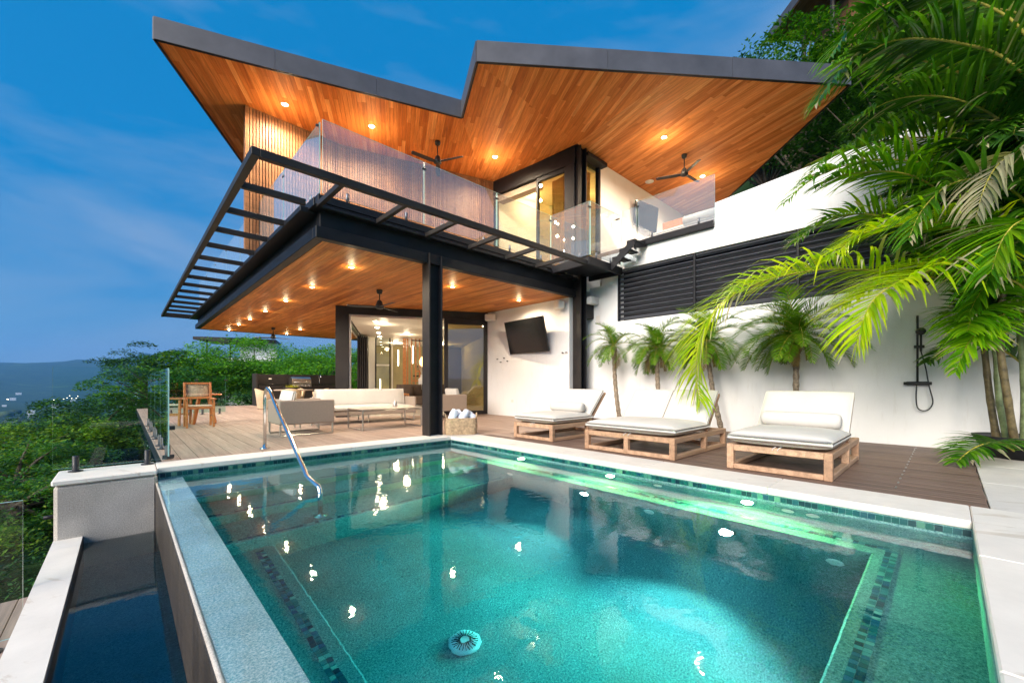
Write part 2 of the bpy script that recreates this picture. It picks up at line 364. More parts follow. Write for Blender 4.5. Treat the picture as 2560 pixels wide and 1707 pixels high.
MT['deadleaf'] = leafmat('dead_leaf', [(0, (.16, .10, .04)), (1, (.34, .24, .11))], .3, .7)
MT['drytip'] = leafmat('dry_frond', [(0, (.30, .27, .19)), (.5, (.46, .43, .34)), (1, (.22, .24, .09))], .3, .6)
MT['rachis'] = simple('yellow_rachis', (.42, .36, .05), .45, 0, .25, 12)
MT['cane'] = simple('palm_cane', (.13, .10, .045), .6, 0, .4, 14, .3, 30)
MT['palmbark'] = simple('palm_bark', (.27, .21, .15), .85, 0, .45, 22, .8, 45)
MT['palmsmall'] = leafmat('small_palm_leaf', [(0, (.06, .18, .008)), (.5, (.13, .30, .012)), (1, (.26, .42, .02))], .42, .4)
MT['bark'] = simple('bark', (.12, .09, .065), .85, 0, .35, 9, .6, 25)
MT['grass'] = simple('hillside_soil', (.035, .06, .018), .95, 0, .4, .3)
MT['louv'] = simple('louvre_grey', (.10, .105, .13), .4, .2, .1, 4)
MT['steelframe'] = simple('light_aluminium', (.42, .40, .37), .4, .6, .05)
MT['floor'] = simple('interior_tile', (.55, .50, .43), .25, 0, .06, 2)
MT['spig'] = simple('grey_spigot', (.16, .17, .19), .35, .7, .1, 20)
MT['caneg'] = simple('green_cane', (.17, .22, .10), .5, 0, .35, 10, .2, 30)
MT['leafmix'] = leafmat('mixed_leaf', [(0, (.014, .07, .004)), (.5, (.042, .17, .007)), (.85, (.11, .29, .010)), (1, (.26, .36, .02))], .38)
MT['leafyel'] = leafmat('yellow_leaf', [(0, (.04, .14, .004)), (.5, (.11, .26, .007)), (1, (.28, .40, .014))], .35)
MT['succ'] = leafmat('succulent_leaf', [(0, (.16, .3, .02)), (1, (.42, .5, .05))], .3)
MT['nbwood'] = wood('brown_boards', [(0, (.16, .075, .035)), (1, (.26, .13, .06))], radians(45), .5)
MT['canopy'] = leafmat('forest_canopy', [(0, (.012, .035, .010)), (.6, (.028, .065, .015)), (1, (.06, .10, .02))], .1, .9)
# ------------------------------------------------------------------ terrain, valley and hills
def smooth(a, b, x):
    t = max(0, min(1, (x-a)/(b-a))); return t*t*(3-2*t)
def vnoise(x, y):
    return (sin(x*1.3+y*.7+1.1)+sin(x*.6-y*1.7+2.3)+.6*sin(x*2.9+y*2.1)+.4*sin(x*4.7-y*3.9+.5))/3.0
def ground_z(x, y):
    r = sqrt(x*x+y*y)
    d = max(-(x+0.9), 0)                                   # metres out to the left of the pool
    e = max(y-24, 0)
    down = -2.6-9*smooth(0, 26, d+e*.5)-58*smooth(20, 260, d+e*.9)
    up = 1.6*smooth(10, 12, x)+24*smooth(13, 46, x)*smooth(70, 10, y) if x > 10 else 0
    z = down*(1-smooth(8.5, 11, x)*smooth(60, 25, y))+up
    if (-1.5 < x < 10 and -3 < y < 26) or (9 < x < 19 and 7.5 < y < 28): z = min(z, -2.6)
    z += vnoise(x*.03, y*.03)*2.0*smooth(12, 90, r)
    if r > 900:
        a = atan2(y, x)
        ridge = {0: 0}
        prof = [(60, 60), (75, 110), (84, 190), (88.5, 275), (90.5, 215), (93, 225), (95, 190), (98, 165), (103, 150), (120, 170), (150, 130), (180, 70), (200, 60)]
        ad = math.degrees(a) % 360; h = 60
        for (p, q), (p2, q2) in zip(prof, prof[1:]):
            if p <= ad <= p2: h = q+(q2-q)*smooth(p, p2, ad)
        z += (h+65)*smooth(2600, 5200, r)*(1+.12*vnoise(ad*.35, r*.0013))+18*vnoise(ad*.5, r*.002)*smooth(1500, 3000, r)
    return z
mb = MB(); rad = [0, 2, 4, 6, 8, 10, 12, 14, 17, 20, 24, 29, 35, 43, 54, 70, 95, 130, 180, 250, 350, 500, 700, 950, 1250, 1600, 2000, 2400, 2800, 3200, 3600, 4000, 4400, 4800, 5200, 5800, 6500]
NA = 220
mb.v = [(r*cos(2*pi*k/NA)+0, r*sin(2*pi*k/NA), 0) for r in rad for k in range(NA)]
mb.v = [(x, y, ground_z(x, y)) for x, y, _ in mb.v]
for i in range(len(rad)-1):
    for k in range(NA): mb.f.append((i*NA+k, (i+1)*NA+k, (i+1)*NA+(k+1) % NA, i*NA+(k+1) % NA))
def terrain_mat():
    m, n, l, p = newmat('forest_ground')
    a = noise(n, l, .02, 6, .7); b = noise(n, l, .004, 4, .6); d = noise(n, l, .2, 4, .7)
    c = ramp(n, l, a, [(.3, (.010, .028, .010)), (.5, (.022, .05, .014)), (.7, (.04, .08, .022))])
    c = mixrgb(n, l, c, ramp(n, l, b, [(.45, (1, 1, 1)), (.62, (1.3, 1.2, .9)), (.68, (2.4, 2.2, 1.6))]), 1.0, 'MULTIPLY')
    c = mixrgb(n, l, c, ramp(n, l, d, [(.3, (.6,)*3), (.7, (1.2,)*3)]), 1.0, 'MULTIPLY')
    l.new(c, p.inputs['Base Color']); p.inputs['Roughness'].default_value = 1.0; p.inputs['Specular IOR Level'].default_value = .1
    return m
mb.build('terrain', terrain_mat(), smooth=True, kind='structure')

# ------------------------------------------------------------------ pool
WZ = -0.14
pool = thing('swimming_pool', 'infinity pool with teal pebble floor, limestone coping and underwater lights', 'pool')
def slabrow(parent, along, lo, hi, o0, o1, z0, z1, pieces, mt, name='coping_slab'):
    L = (hi-lo)/pieces
    for i in range(pieces):
        a, b = lo+i*L+.0015, lo+(i+1)*L-.0015
        if along == 'x': box(name, mt, parent, a, b, o0, o1, z0, z1, c=.008)
        else: box(name, mt, parent, o0, o1, a, b, z0, z1, c=.008)
cop = group_part('coping', pool)
slabrow(cop, 'y', -.12, 6.43, 4.48, 5.04, -.065, 0, 5, MT['coping'])
slabrow(cop, 'x', .285, 5.04, 6.433, 6.88, -.068, 0, 4, MT['coping'])
slabrow(cop, 'x', -.6, 5.04, -1.3, -.123, -.065, 0, 4, MT['coping'])
P = MT['pebble']
box('pool_floor', P, pool, .3, 4.9, -.6, 6.9, -1.6, -1.4)
MB().box(4.487, 4.9, -.6, 6.87, -1.6, -.066).build('pool_wall', P, pool)
MB().box(.3, 4.486, 6.437, 6.87, -1.6, -.07).build('pool_wall', P, pool)
MB().box(.3, 4.486, -.6, -.125, -1.6, -.066).build('pool_wall', P, pool)
edge = group_part('infinity_edge', pool)
MB().prism([(.285, -.12), (.52, -.12), (.52, 6.436), (.285, 6.436)], -1.59, -.152).build('edge_wall', MT['pebledge'], edge)
MB().box(.262, .2848, -.6, 6.30, -1.5, -.172, c=.006).build('outer_face', MT['stained'], edge)
MB().tube([(.276, -.6, -.162), (.276, 1.5, -.160), (.277, 3.2, -.163), (.276, 6.30, -.161)], .012, 6).build('spill_lip', MT['pebgrey'], edge, smooth=True)
box('bench', P, pool, 4.02, 4.6, -.3, 6.6, -1.55, -.5, c=.012)
box('bench', P, pool, .4, 4.08, -.3, .39, -1.55, -.5005, c=.012)
box('step', P, pool, .4, 4.1, 5.40, 6.6, -1.55, -.40, c=.012)
box('step', P, pool, .4, 4.1, 4.82, 6.6, -1.55, -.65, c=.012)
box('step', P, pool, .4, 4.1, 4.25, 6.6, -1.55, -.90, c=.012)
box('ledge', P, pool, .4, 1.0, .2, 4.4, -1.55, -1.13, c=.012)
# mosaic tiles
tiles = []
def tile_row(p, q, n_, nrm, size, off=.003):
    p, q, n_v = Vector(p), Vector(q), Vector(nrm); L = (q-p).length; k = int(L/size); d = (q-p)/L; s = d.cross(n_v)
    for i in range(k):
        for j in range(n_):
            c = p+d*(i+.5)*size+s*(j+.5)*size+n_v*off; tiles.append((c, d, s, n_v, size*.46))
tile_row((4.484, -.12, -.118), (4.484, 6.42, -.118), 1, (-1, 0, 0), .048)
tile_row((4.47, 6.434, -.124), (.30, 6.434, -.124), 1, (0, -1, 0), .052)
tile_row((.6, .322, -.5), (4.2, .322, -.5), 2, (0, 0, 1), .036)
tile_row((4.17, .30, -.5), (4.17, 6.3, -.5), 2, (0, 0, 1), .036)
tile_row((.55, 5.50, -.40), (4.0, 5.50, -.40), 1, (0, 0, 1), .036)
tile_row((.55, 4.90, -.65), (4.0, 4.90, -.65), 1, (0, 0, 1), .036)
tile_row((.55, 4.33, -.90), (4.0, 4.33, -.90), 1, (0, 0, 1), .036)
tile_row((.91, 4.2, -1.13), (.91, .45, -1.13), 2, (0, 0, 1), .036)
cp = Vector((0, 0, 1)); tiles.sort(key=lambda t: (t[0]-cp).length)
tb = group_part('mosaic_trim', pool)
def tile_mesh(mb, c, d, s, n_v, h):
    M = Matrix((d, s, n_v)).transposed().to_4x4(); M.translation = c; return mb.box(-h, h, -h, h, -.003, .003, c=0, M=M)
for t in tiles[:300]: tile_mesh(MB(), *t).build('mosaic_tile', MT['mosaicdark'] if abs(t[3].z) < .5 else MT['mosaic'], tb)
mb = MB()
for t in tiles[300:]:
    if abs(t[3].z) > .5: tile_mesh(mb, *t)
mb.build('mosaic_tiles', MT['mosaic'], tb, kind='stuff'); mb = MB()
for t in tiles[300:]:
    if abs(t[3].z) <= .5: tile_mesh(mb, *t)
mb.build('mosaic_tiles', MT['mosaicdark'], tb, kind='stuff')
# water
wb = MB().box(.285, 4.6, -.3, 6.6, -1.58, WZ).build('pool_water', MT['water'], kind='structure')
# fittings
for i, (yy, zz) in enumerate(((.605, -.86), (2.16, -.82), (4.3, -.8))):
    f = MB().lathe([(.02, -.004), (.055, -.004), (.058, .004), (.05, .012), (.022, .014), (.016, .004)], 20, Matrix.Translation((4.018, yy, zz)) @ Matrix.Rotation(-pi/2, 4, 'Y')).build('return_jet', MT['ceil'], None, True)
    tag(f, ['round white return jet nearest the bench corner underwater', 'round white return jet between the two big underwater lights', 'round white return jet far along the underwater bench'][i], 'pool jet', 'pool return jets')
for i, (yy, zz) in enumerate(((1.02, -.30), (.83, -.30), (2.3, -.30))):
    f = MB().lathe([(.02, -.004), (.05, -.004), (.052, .004), (.045, .012), (.02, .014), (.014, .004)], 20, Matrix.Translation((4.484, yy, zz)) @ Matrix.Rotation(-pi/2, 4, 'Y')).build('return_jet', MT['ceil'], None, True)
    tag(f, ['farther of the paired white jets above the bench near the pool corner', 'nearer of the paired white jets above the bench near the pool corner', 'single white jet under the waterline beside the double lounger'][i], 'pool jet', 'pool wall jets')
dr = thing('pool_drain', 'round white slotted drain cover on the pool floor', 'drain', (1.71, 2.29, -1.4))
MB().lathe([(.11, 0), (.115, .012), (.10, .03), (.05, .042), (.012, .044)], 32).build('cover', simple('drain_white', (.75, .82, .84), .4, 0, 0), dr, True)
mb = MB()
for k in range(24):
    a = 2*pi*k/24; M = Matrix.Rotation(a, 4, 'Z') @ Matrix.Translation((.062, 0, .0385)) @ Matrix.Rotation(.26, 4, 'Y'); mb.box(-.03, .03, -.0025, .0025, -.004, .005, c=0, M=M)
mb.build('slots', MT['rubber'], dr)
GREEN = (.92, 1.0, .80)
MT['pool_lamp'] = emit('pool_lamp', (.93, 1.0, .86), 90)
def pool_light(i, x, y, z, power, label, r):
    t = thing('pool_light', label, 'pool light', (x, y, z), 0, 'underwater pool lights')
    M = Matrix.Rotation(-pi/2, 4, 'Y')
    MB().lathe([(r*1.25, -.004), (r*1.3, .008), (r*1.02, .014), (r, .006)], 24, M).build('bezel', MT['steel'], t, True)
    MB().lathe([(r, .004), (r*.8, .012), (.005, .015)], 24, M).build('lens', MT['pool_lamp'], t, True)
    point_light('pool_lamp', (-.045, 0, 0), power, GREEN if z < -.5 else (.72, 1.0, .28), .05, 'SPOT', t, 98 if z < -.5 else 172, (-1, 0, .04) if z < -.5 else (-1, 0, -.25))
for i, (y, p) in enumerate(((1.39, 220), (2.99, 150), (5.11, 170))):
    pool_light(i, 4.018, y, -.80, p, ['large bright underwater light in the bench front nearest the camera', 'underwater light in the middle of the bench front', 'far underwater light in the bench front beside the steps'][i], .055)
for i, (y, p) in enumerate(((1.35, 170), (2.91, 80), (4.5, 50))):
    pool_light(i+3, 4.484, y, -.235, p, ['small light under the coping beside the right hand lounger', 'small light under the coping beside the double lounger', 'small light under the coping beside the far lounger'][i], .035)
# catch basin to the left of the infinity edge
bas = thing('catch_basin', 'narrow overflow trough of grey pebble plaster beside the infinity edge', 'catch basin')
MB().prism([(-.53, -1.2), (-.32, -1.2), (-.32, 6.30), (-.53, 6.30)], -1.9, -.62).build('outer_kerb', MT['coping'], bas)
MB().box(-.319, .262, -1.2, 6.3, -1.9, -1.5).build('trough_floor', MT['pebble'], bas)
MB().box(-.3195, -.312, -1.2, 6.3, -1.5, -.632, c=0).build('inner_lining', simple('dark_lining', (.02, .02, .02), .5, 0, .2), bas)
MB().box(-.318, .2615, -1.19, 6.295, -1.55, -.70).build('basin_water', MT['basinwater'], kind='structure')
ew = thing('end_wall', 'squat pebble plaster block at the far end of the overflow trough', 'wall')
MB().box(-.53, .284, 6.30, 6.95, -2.4, -.062, c=.03).build('wall_body', MT['pebgrey'], ew)
box('cap', MT['coping'], ew, -.545, .283, 6.285, 6.97, -.06, -.002, c=.012)
MB().tube([(-.53, 6.55, -.42), (-.62, 6.55, -.42)], .02, 10).build('pipe_stub', MT['black'], ew, True)
# lower walkway beyond the trough
lw = MB()
lower = bpy.data.objects.new('lower_deck', None); COL.objects.link(lower); lower['kind'] = 'structure'
for i in range(9):
    box('plank', MT['deck'], lower, -.54-(i+1)*.19, -.54-i*.19-.006, -2.0, 6.1, -1.10, -1.06, c=.004)
    
# ------------------------------------------------------------------ deck, paving
deck = bpy.data.objects.new('deck', None); COL.objects.link(deck); deck['kind'] = 'structure'
R.seed(3); rows = 47; W = (9.17-.36)/rows; pl = []
for i in range(rows):
    x0 = .36+i*W; x1 = x0+W-.006
    y = -.22 if x0 > 5.0 else 6.884
    if x0 < 5.045 < x1: x0 = 5.047; y = -.22
    ystart = y; first = True
    while y < 21.9:
        L = R.uniform(3.2, 4.8) if not first else R.uniform(1.6, 4.6); first = False
        y1 = min(y+L, 21.95); e = y1-.004
        pl.append((x0, x1, y+(R.uniform(-.012, .0) if y == ystart and x0 > 5.04 else 0), e)); y = y1
big = lambda q: -((q[1]-q[0])*(q[3]-q[2])/(((q[0]+q[1])/2)**2+((q[2]+q[3])/2)**2+1))
for q in sorted(pl, key=big): MB().box(q[0], q[1], q[2], q[3], -.030, 0, c=.003).build('plank', MT['deckshade'] if q[3] < 6.2 and q[0] > 5.04 else MT['deck'], deck)
MB().box(.36, 9.18, 6.90, 22, -.22, -.034).build('joists', MT['black'], deck); MB().box(5.06, 9.18, -.18, 6.9, -.6, -.034).build('joists', MT['black'], deck)
pav = bpy.data.objects.new('paving', None); COL.objects.link(pav); pav['kind'] = 'structure'
for i in range(4):
    for j in range(2):
        box('paving_slab', MT['paver'], pav, 5.045+i*1.3, 5.045+i*1.3+1.296, -.235-(j+1)*1.25+.004, -.235-j*1.25, -.06, -.004, c=.005)

# ------------------------------------------------------------------ house
house = thing('house', 'two storey modern villa with dark steel frame, teak soffits and white walls', 'house')
K, BZ, FA = MT['black'], MT['bronze'], MT['fascia']
# --- steel beams of the lower storey
fr = group_part('front_beam', house)
box('lower_channel', K, fr, 2.17, 8.98, 6.75, 6.90, 3.28, 3.465, c=.008)
box('web', K, fr, 2.26, 8.98, 6.84, 6.99, 3.465, 3.742)
box('top_flange', K, fr, 2.12, 8.98, 6.70, 6.98, 3.742, 3.785)
box('slab_edge', K, fr, 2.22, 8.3, 6.80, 6.95, 3.80, 3.985)
box('groove_rail', K, fr, 2.24, 8.3, 6.765, 6.80, 3.815, 3.832, c=.002); box('groove_rail', K, fr, 2.24, 8.3, 6.765, 6.80, 3.85, 3.866, c=.002)
lf = group_part('side_beam', house)
box('lower_channel', K, lf, 2.171, 2.32, 6.901, 21.7, 3.281, 3.464, c=.008)
box('web', K, lf, 2.262, 2.40, 6.992, 21.7, 3.466, 3.741)
box('top_flange', K, lf, 2.0, 2.40, 6.95, 21.95, 3.70, 3.786)
box('slab_edge', K, lf, 2.20, 2.36, 6.952, 21.9, 3.801, 3.98)
bk = box('back_beam', K, house, 2.33, 9.4, 21.6, 21.75, 3.284, 3.74)
# --- columns
def hcol(name, x0, x1, y0, y1, z0, z1, mt, mt2=None):
    g = group_part(name, house); t = .03
    box('flange', mt, g, x0, x0+t, y0, y1, z0, z1, c=.003); box('flange', mt2 or mt, g, x1-t, x1, y0, y1, z0, z1, c=.003)
    ym = (y0+y1)/2; box('web', mt2 or mt, g, x0+t-.004, x1-t+.004, ym-.02, ym+.02, z0, z1-.002, c=0)
    return g
hcol('column', 4.19, 4.49, 6.715, 6.97, 0.002, 3.464, BZ, K)
hcol('column', 8.70, 8.96, 6.60, 6.86, 0.002, 7.248, BZ, K)
# --- lower ceiling planks
R.seed(11); lc = group_part('porch_ceiling', house); pieces = []
hdr = lambda x: 10.3+(8.65-x)*(2.1/4.1); side = lambda x: 12.4+(x-4.6)*1.9626
w = .118; x = 2.325
while x < 8.59:
    x1 = min(x+w-.004, 8.595); segs = [((6.905, 6.905), (21.58, 21.58))] if x1 < 4.56 else [((6.905, 6.905), (hdr(x), hdr(x1)))]
    if x1 >= 4.56 and side(x1) < 21.4: segs.append(((side(max(x, 4.6)), side(max(x1, 4.6))), (21.58, 21.58)))
    for (a0, a1), (b0, b1) in segs:
        s0 = a0, a1
        cur = max(a0, a1); first = True
        while True:
            nx = cur+R.uniform(1.6, 3.4)*(R.random() if first else 1)+.3; first = False
            last = nx > min(b0, b1)-.3
            e0, e1 = (b0, b1) if last else (nx, nx)
            pieces.append([(x, s0[0]), (x1, s0[1]), (x1, e1-.003), (x, e0-.003)])
            if last: break
            s0 = nx, nx; cur = nx
    x += w
def plank_set(pieces, z0, z1, mt, parent, limit=300):
    def score(p):
        cx = sum(q[0] for q in p)/len(p); cy_ = sum(q[1] for q in p)/len(p)
        ar = abs(sum(p[i][0]*p[(i+1) % len(p)][1]-p[(i+1) % len(p)][0]*p[i][1] for i in range(len(p))))
        D = cx*.6862+cy_*.7274
        return ar/(D*D+1) if D > 1 else 0
    ps = sorted(pieces, key=score, reverse=True)
    for p in ps[:limit]: MB().prism(p, z0, z1).build('plank', mt(p) if callable(mt) else mt, parent)
    rest = {}
    for p in ps[limit:]:
        m_ = mt(p) if callable(mt) else mt; rest.setdefault(m_.name, (m_, MB()))[1].prism(p, z0, z1)
    for m_, mb in rest.values(): mb.build('planks', m_, parent, kind='stuff')
plank_set(pieces, 3.283, 3.303, MT['ceilwood'], lc)
MB().box(2.41, 9.3, 6.995, 21.59, 3.31, 3.70).build('ceiling_void', K, house)
# --- pergola frame outside the balcony
pg = group_part('pergola', house)
mb = MB(); bar(mb, (1.14, 5.655, 3.765), (1.14, 22.05, 3.765), .09, .10); mb.build('outer_bar', BZ, pg)
mb = MB(); bar(mb, (1.186, 5.70, 3.765), (7.70, 5.70, 3.765), .09, .10); mb.build('outer_bar', BZ, pg)
for k in range(14):
    y = 6.76+k*1.12
    if y < 22: mb = MB(); bar(mb, (1.186, y, 3.765), (2.02, y, 3.765), .07, .09); mb.build('rafter', BZ, pg)
for y in (21.99,): mb = MB(); bar(mb, (1.186, y, 3.765), (2.02, y, 3.765), .07, .09); mb.build('rafter', BZ, pg)
for x in (2.2, 3.17, 4.13, 5.13, 6.15, 7.11): mb = MB(); bar(mb, (x, 5.746, 3.77), (x, 6.72, 3.77), .07, .08); mb.build('rafter', BZ, pg)
# --- balcony floor, landing and stair
MB().box(2.37, 8.4, 6.96, 10.8, 3.79, 3.98).build('balcony_floor', MT['deck'], house)
MB().box(2.37, 5.0, 10.8, 21.8, 3.791, 3.979).build('balcony_floor', MT['deck'], house)
ld = group_part('landing', house)
box('edge_channel', K, ld, 7.705, 9.10, 5.60, 5.68, 3.72, 3.90); box('edge_channel', K, ld, 7.706, 7.78, 5.681, 6.74, 3.721, 3.90)
box('edge_channel', K, ld, 9.02, 9.099, 5.681, 6.59, 3.721, 3.90)
box('landing_plate', K, ld, 7.781, 9.019, 5.682, 6.74, 3.84, 3.895)
st = group_part('stair', house)
for k in range(3):
    y0 = 5.59-k*.2; z = 3.90+k*.15
    box('tread', K, st, 8.62, 9.13, y0-.22, y0, z+.12, z+.15); box('riser', K, st, 8.60, 8.62, y0-.22, y0, z-.02, z+.15)
mb = MB(); bar(mb, (8.59, 5.62, 3.80), (8.59, 5.0, 4.28), .03, .16); mb.build('stringer', K, st)
mb = MB(); bar(mb, (8.60, 5.0, 4.20), (9.16, 5.0, 4.36), .03, .14); mb.build('stringer', K, st)
# --- roof: flat soffit with splayed boards, deep slate fascia
rf = group_part('roof', house)
ZS = 7.25
P1, P2, P3, P4, P5 = (.395, 9.898), (5.793, 7.858), (4.992, 6.29), (11.074, 1.409), (18.2, 8.4)
P6, P7 = (20, 14.5), (6.35, 21.1)
CT, Q = (8.60, 6.63), (8.082, 3.810)
def clip(poly, a, b, c):
    out = []
    for i in range(len(poly)):
        p, q = poly[i], poly[(i+1) % len(poly)]; dp = a*p[0]+b*p[1]-c; dq = a*q[0]+b*q[1]-c
        if dp >= 0: out.append(p)
        if dp*dq < 0: t = dp/(dp-dq); out.append((p[0]+(q[0]-p[0])*t, p[1]+(q[1]-p[1])*t))
    return out
def zone(polys, ang, w, lmin, lmax, seed):
    R.seed(seed); d = (cos(ang), sin(ang)); s = (-sin(ang), cos(ang)); res = []
    allp = [p for poly in polys for p in poly]
    smin = min(p[0]*s[0]+p[1]*s[1] for p in allp); smax = max(p[0]*s[0]+p[1]*s[1] for p in allp)
    k = smin
    while k < smax:
        for poly in polys:
            st_ = clip(clip(poly, s[0], s[1], k), -s[0], -s[1], -(k+w-.004))
            if len(st_) < 3: continue
            ts = [p[0]*d[0]+p[1]*d[1] for p in st_]; t = min(ts)-R.uniform(0, lmax)
            while t < max(ts):
                L = R.uniform(lmin, lmax); c = clip(clip(st_, d[0], d[1], t), -d[0], -d[1], -(t+L-.003))
                if len(c) >= 3: res.append(c)
                t += L
        k += w
    return res
def inset_poly(a): return a
za = [[P2, P3, CT, (8.0, 9.8)], [P1, P2, (8.0, 9.8), P7], [CT, (8.0, 9.8), (8.4, 9.8)]]
zb = [[P3, Q, CT]]
zc = [[Q, P4, (14.5, 4.75), (14.5, 8.0), CT], [(14.5, 4.75), P5, P6, (14.5, 8.0)]]
a1 = radians(62.5); a2 = atan2(CT[1]-Q[1], CT[0]-Q[0])
pa = zone(za, a1, .098, 1.0, 2.6, 5)+zone(zb, a1, .098, 1.0, 2.6, 6); pc = zone(zc, a2-radians(9), .098, 1.0, 2.8, 8)
setc = set(id(p) for p in pc)
plank_set(pa+pc, ZS, ZS+.02, lambda p: MT['soffitR'] if id(p) in setc else MT['soffitL'], rf)
outline = [P1, P2, P3, P4, P5, P6, P7]
MB().prism(outline, ZS+.026, ZS+.36).build('roof_slab', K, rf)
def offs(p, q, d):
    v = Vector((q[0]-p[0], q[1]-p[1])).normalized(); n_ = Vector((v.y, -v.x)); return (p[0]+n_.x*d, p[1]+n_.y*d), (q[0]+n_.x*d, q[1]+n_.y*d)
for p, q in ((P1, P2), (P2, P3), (P3, P4), (P4, P5), (P7, P1)):
    if (p, q) == (P2, P3): (a, b), (c, d) = offs(p, q, .025), offs(p, q, .001)
    else: (a, b), (c, d) = offs(p, q, .025), offs(p, q, .001)
    nseg = 3 if (p, q) in ((P1, P2), (P3, P4)) else 1
    for k in range(nseg):
        f0, f1 = k/nseg+(.0004 if k else 0), (k+1)/nseg-(.0004 if k < nseg-1 else 0); lp = lambda u, v, f: (u[0]+(v[0]-u[0])*f, u[1]+(v[1]-u[1])*f)
        MB().prism([lp(a, b, f0), lp(a, b, f1), lp(c, d, f1), lp(c, d, f0)][:4], ZS-.005, ZS+.40).build('fascia', FA, rf)
    (a, b), (c, d) = offs(p, q, -.0005), offs(p, q, -.035)
    MB().prism([a, b, d, c], ZS-.012, ZS-.001).build('shadow_trim', K, rf)
# --- upper walls
A_, B_, C_ = (2.0, 10.88), (4.23, 10.93), (8.38, 9.70)
sw = group_part('slat_wall', house)
MB().prism([A_, B_, C_, (9.5, 11.2), (5.4, 16.5), (4.4, 15.6)], 3.985, 7.24).build('backing', BZ, sw)
def battens(p, q, mb):
    L = sqrt((q[0]-p[0])**2+(q[1]-p[1])**2); a = atan2(q[1]-p[1], q[0]-p[0]); n_ = int(L/.062)
    for i in range(n_):
        s_ = (i+.5)*L/n_; mb.box(-.024, .024, -.045, -.002, 3.99, 7.245, c=0, M=rotz((p[0]+cos(a)*s_, p[1]+sin(a)*s_, 0), a))
mb = MB(); battens(A_, B_, mb); battens(B_, C_, mb); battens((4.4, 15.6), A_, mb); mb.build('battens', MT['batten'], sw, kind='stuff')
MB().box(1.975, 2.03, 10.82, 10.90, 3.99, 7.246).build('corner_post', MT['batten'], sw)
# sliding doors of the upper room, seen from the balcony
sdv = group_part('upper_sliding_door', house)
dv = Vector((8.70-C_[0], 6.75-C_[1], 0)); L = dv.length; da = atan2(dv.y, dv.x); M = rotz((C_[0], C_[1], 0), da)
MB().box(0, L, -.06, .10, 6.82, 7.246, c=.004, M=M).build('header', K, sdv)
MB().box(0, .12, -.05, .09, 3.985, 6.82, c=.004, M=M).build('jamb', K, sdv)
MB().box(L*.56, L*.56+.07, -.03, .06, 3.99, 6.82, c=.004, M=M).build('stile', K, sdv)
MB().box(L-.34, L-.02, -.05, .09, 3.985, 6.82, c=.004, M=M).build('jamb', K, sdv)
MB().box(L*.56+.07, L-.34, -.03, .06, 6.70, 6.818, c=.004, M=M).build('top_rail', K, sdv)
MB().box(.12, L-.34, -.03, .06, 3.985, 4.05, c=.004, M=M).build('sill', K, sdv)
MB().box(L*.56+.07, L-.34, .01, .022, 4.05, 6.70, M=M).build('pane', MT['glassdoor'], sdv)
MB().box(.12, L*.56, .04, .30, 6.62, 6.80, M=M).build('shade_box', MT['taupe'], sdv)
# room behind the upper doors
ur = group_part('upper_room', house)
MB().prism([(8.6, 9.75), (13.0, 8.6), (13.2, 8.9), (8.7, 10.2)], 3.99, 7.2).build('room_wall', MT['cream'], ur)
MB().box(12.6, 12.8, 6.9, 9.0, 3.99, 7.2).build('room_wall', MT['cream'], ur)
MB().box(8.75, 13, 6.87, 10.2, 7.0, 7.2).build('room_ceiling', MT['cream'], ur)
MB().box(8.45, 13, 6.87, 10.2, 3.9, 4.0).build('room_floor', MT['cream'], ur)
mb = MB()
for k in range(9): mb.tube([(8.82+.025*sin(k*2.1), 7.05+k*.075, 4.02), (8.83+.02*cos(k), 7.05+k*.075, 6.7)], .035, 8)
mb.build('curtain', simple('curtain', (.72, .58, .36), .9, 0, .08, 6), ur, True)
mb = MB()
for k in range(8): mb.tube([(9.1+k*.07, 6.98+.02*sin(k*2), 4.3), (9.1+k*.07, 6.98, 6.95)], .033, 8)
mb.build('curtain', simple('curtain_b', (.80, .70, .50), .9, 0, .08, 6), ur, True)
point_light('room_lamp', (10.6, 8.0, 6.7), 34, (1, .80, .50), .15, parent=ur)
point_light('room_lamp', (9.5, 9.0, 6.7), 14, (1, .80, .50), .15, parent=ur)
# white upper wall with narrow window and television
uw = group_part('upper_wall', house)
MB().box(9.80, 15.2, 6.75, 6.87, 3.9, 7.246).build('wall_face', MT['white'], uw)
MB().box(8.961, 9.80, 6.75, 6.87, 7.17, 7.246).build('wall_face', MT['white'], uw); MB().box(8.961, 9.80, 6.75, 6.87, 3.5, 4.05).build('wall_face', MT['white'], uw)
nw = group_part('narrow_window', house)
for a in ((8.962, 9.06), (9.70, 9.80)): box('window_frame', K, nw, a[0], a[1], 6.735, 6.85, 4.05, 7.09)
box('window_hood', K, nw, 8.97, 9.86, 6.55, 6.80, 7.06, 7.165); MB().box(9.06, 9.70, 6.79, 6.80, 4.05, 7.06).build('pane', MT['glassdoor'], nw)
box('sill_ledge', MT['white'], house, 8.97, 9.80, 6.45, 6.95, 3.12, 3.30); box('duct', K, house, 8.97, 9.6, 6.62, 7.0, 2.75, 3.119)
MB().box(15.2, 15.35, 5.0, 12, 3.9, 7.24).build('upper_end_wall', MT['white'], uw)
# right terrace edge above the white garden wall
rt = group_part('upper_terrace', house)
box('edge_beam', K, rt, 9.10, 9.26, 3.43, 5.22, 4.335, 4.47); MB().box(9.262, 15.2, 1.6, 6.745, 4.30, 4.46).build('terrace_floor', MT['deck'], rt)
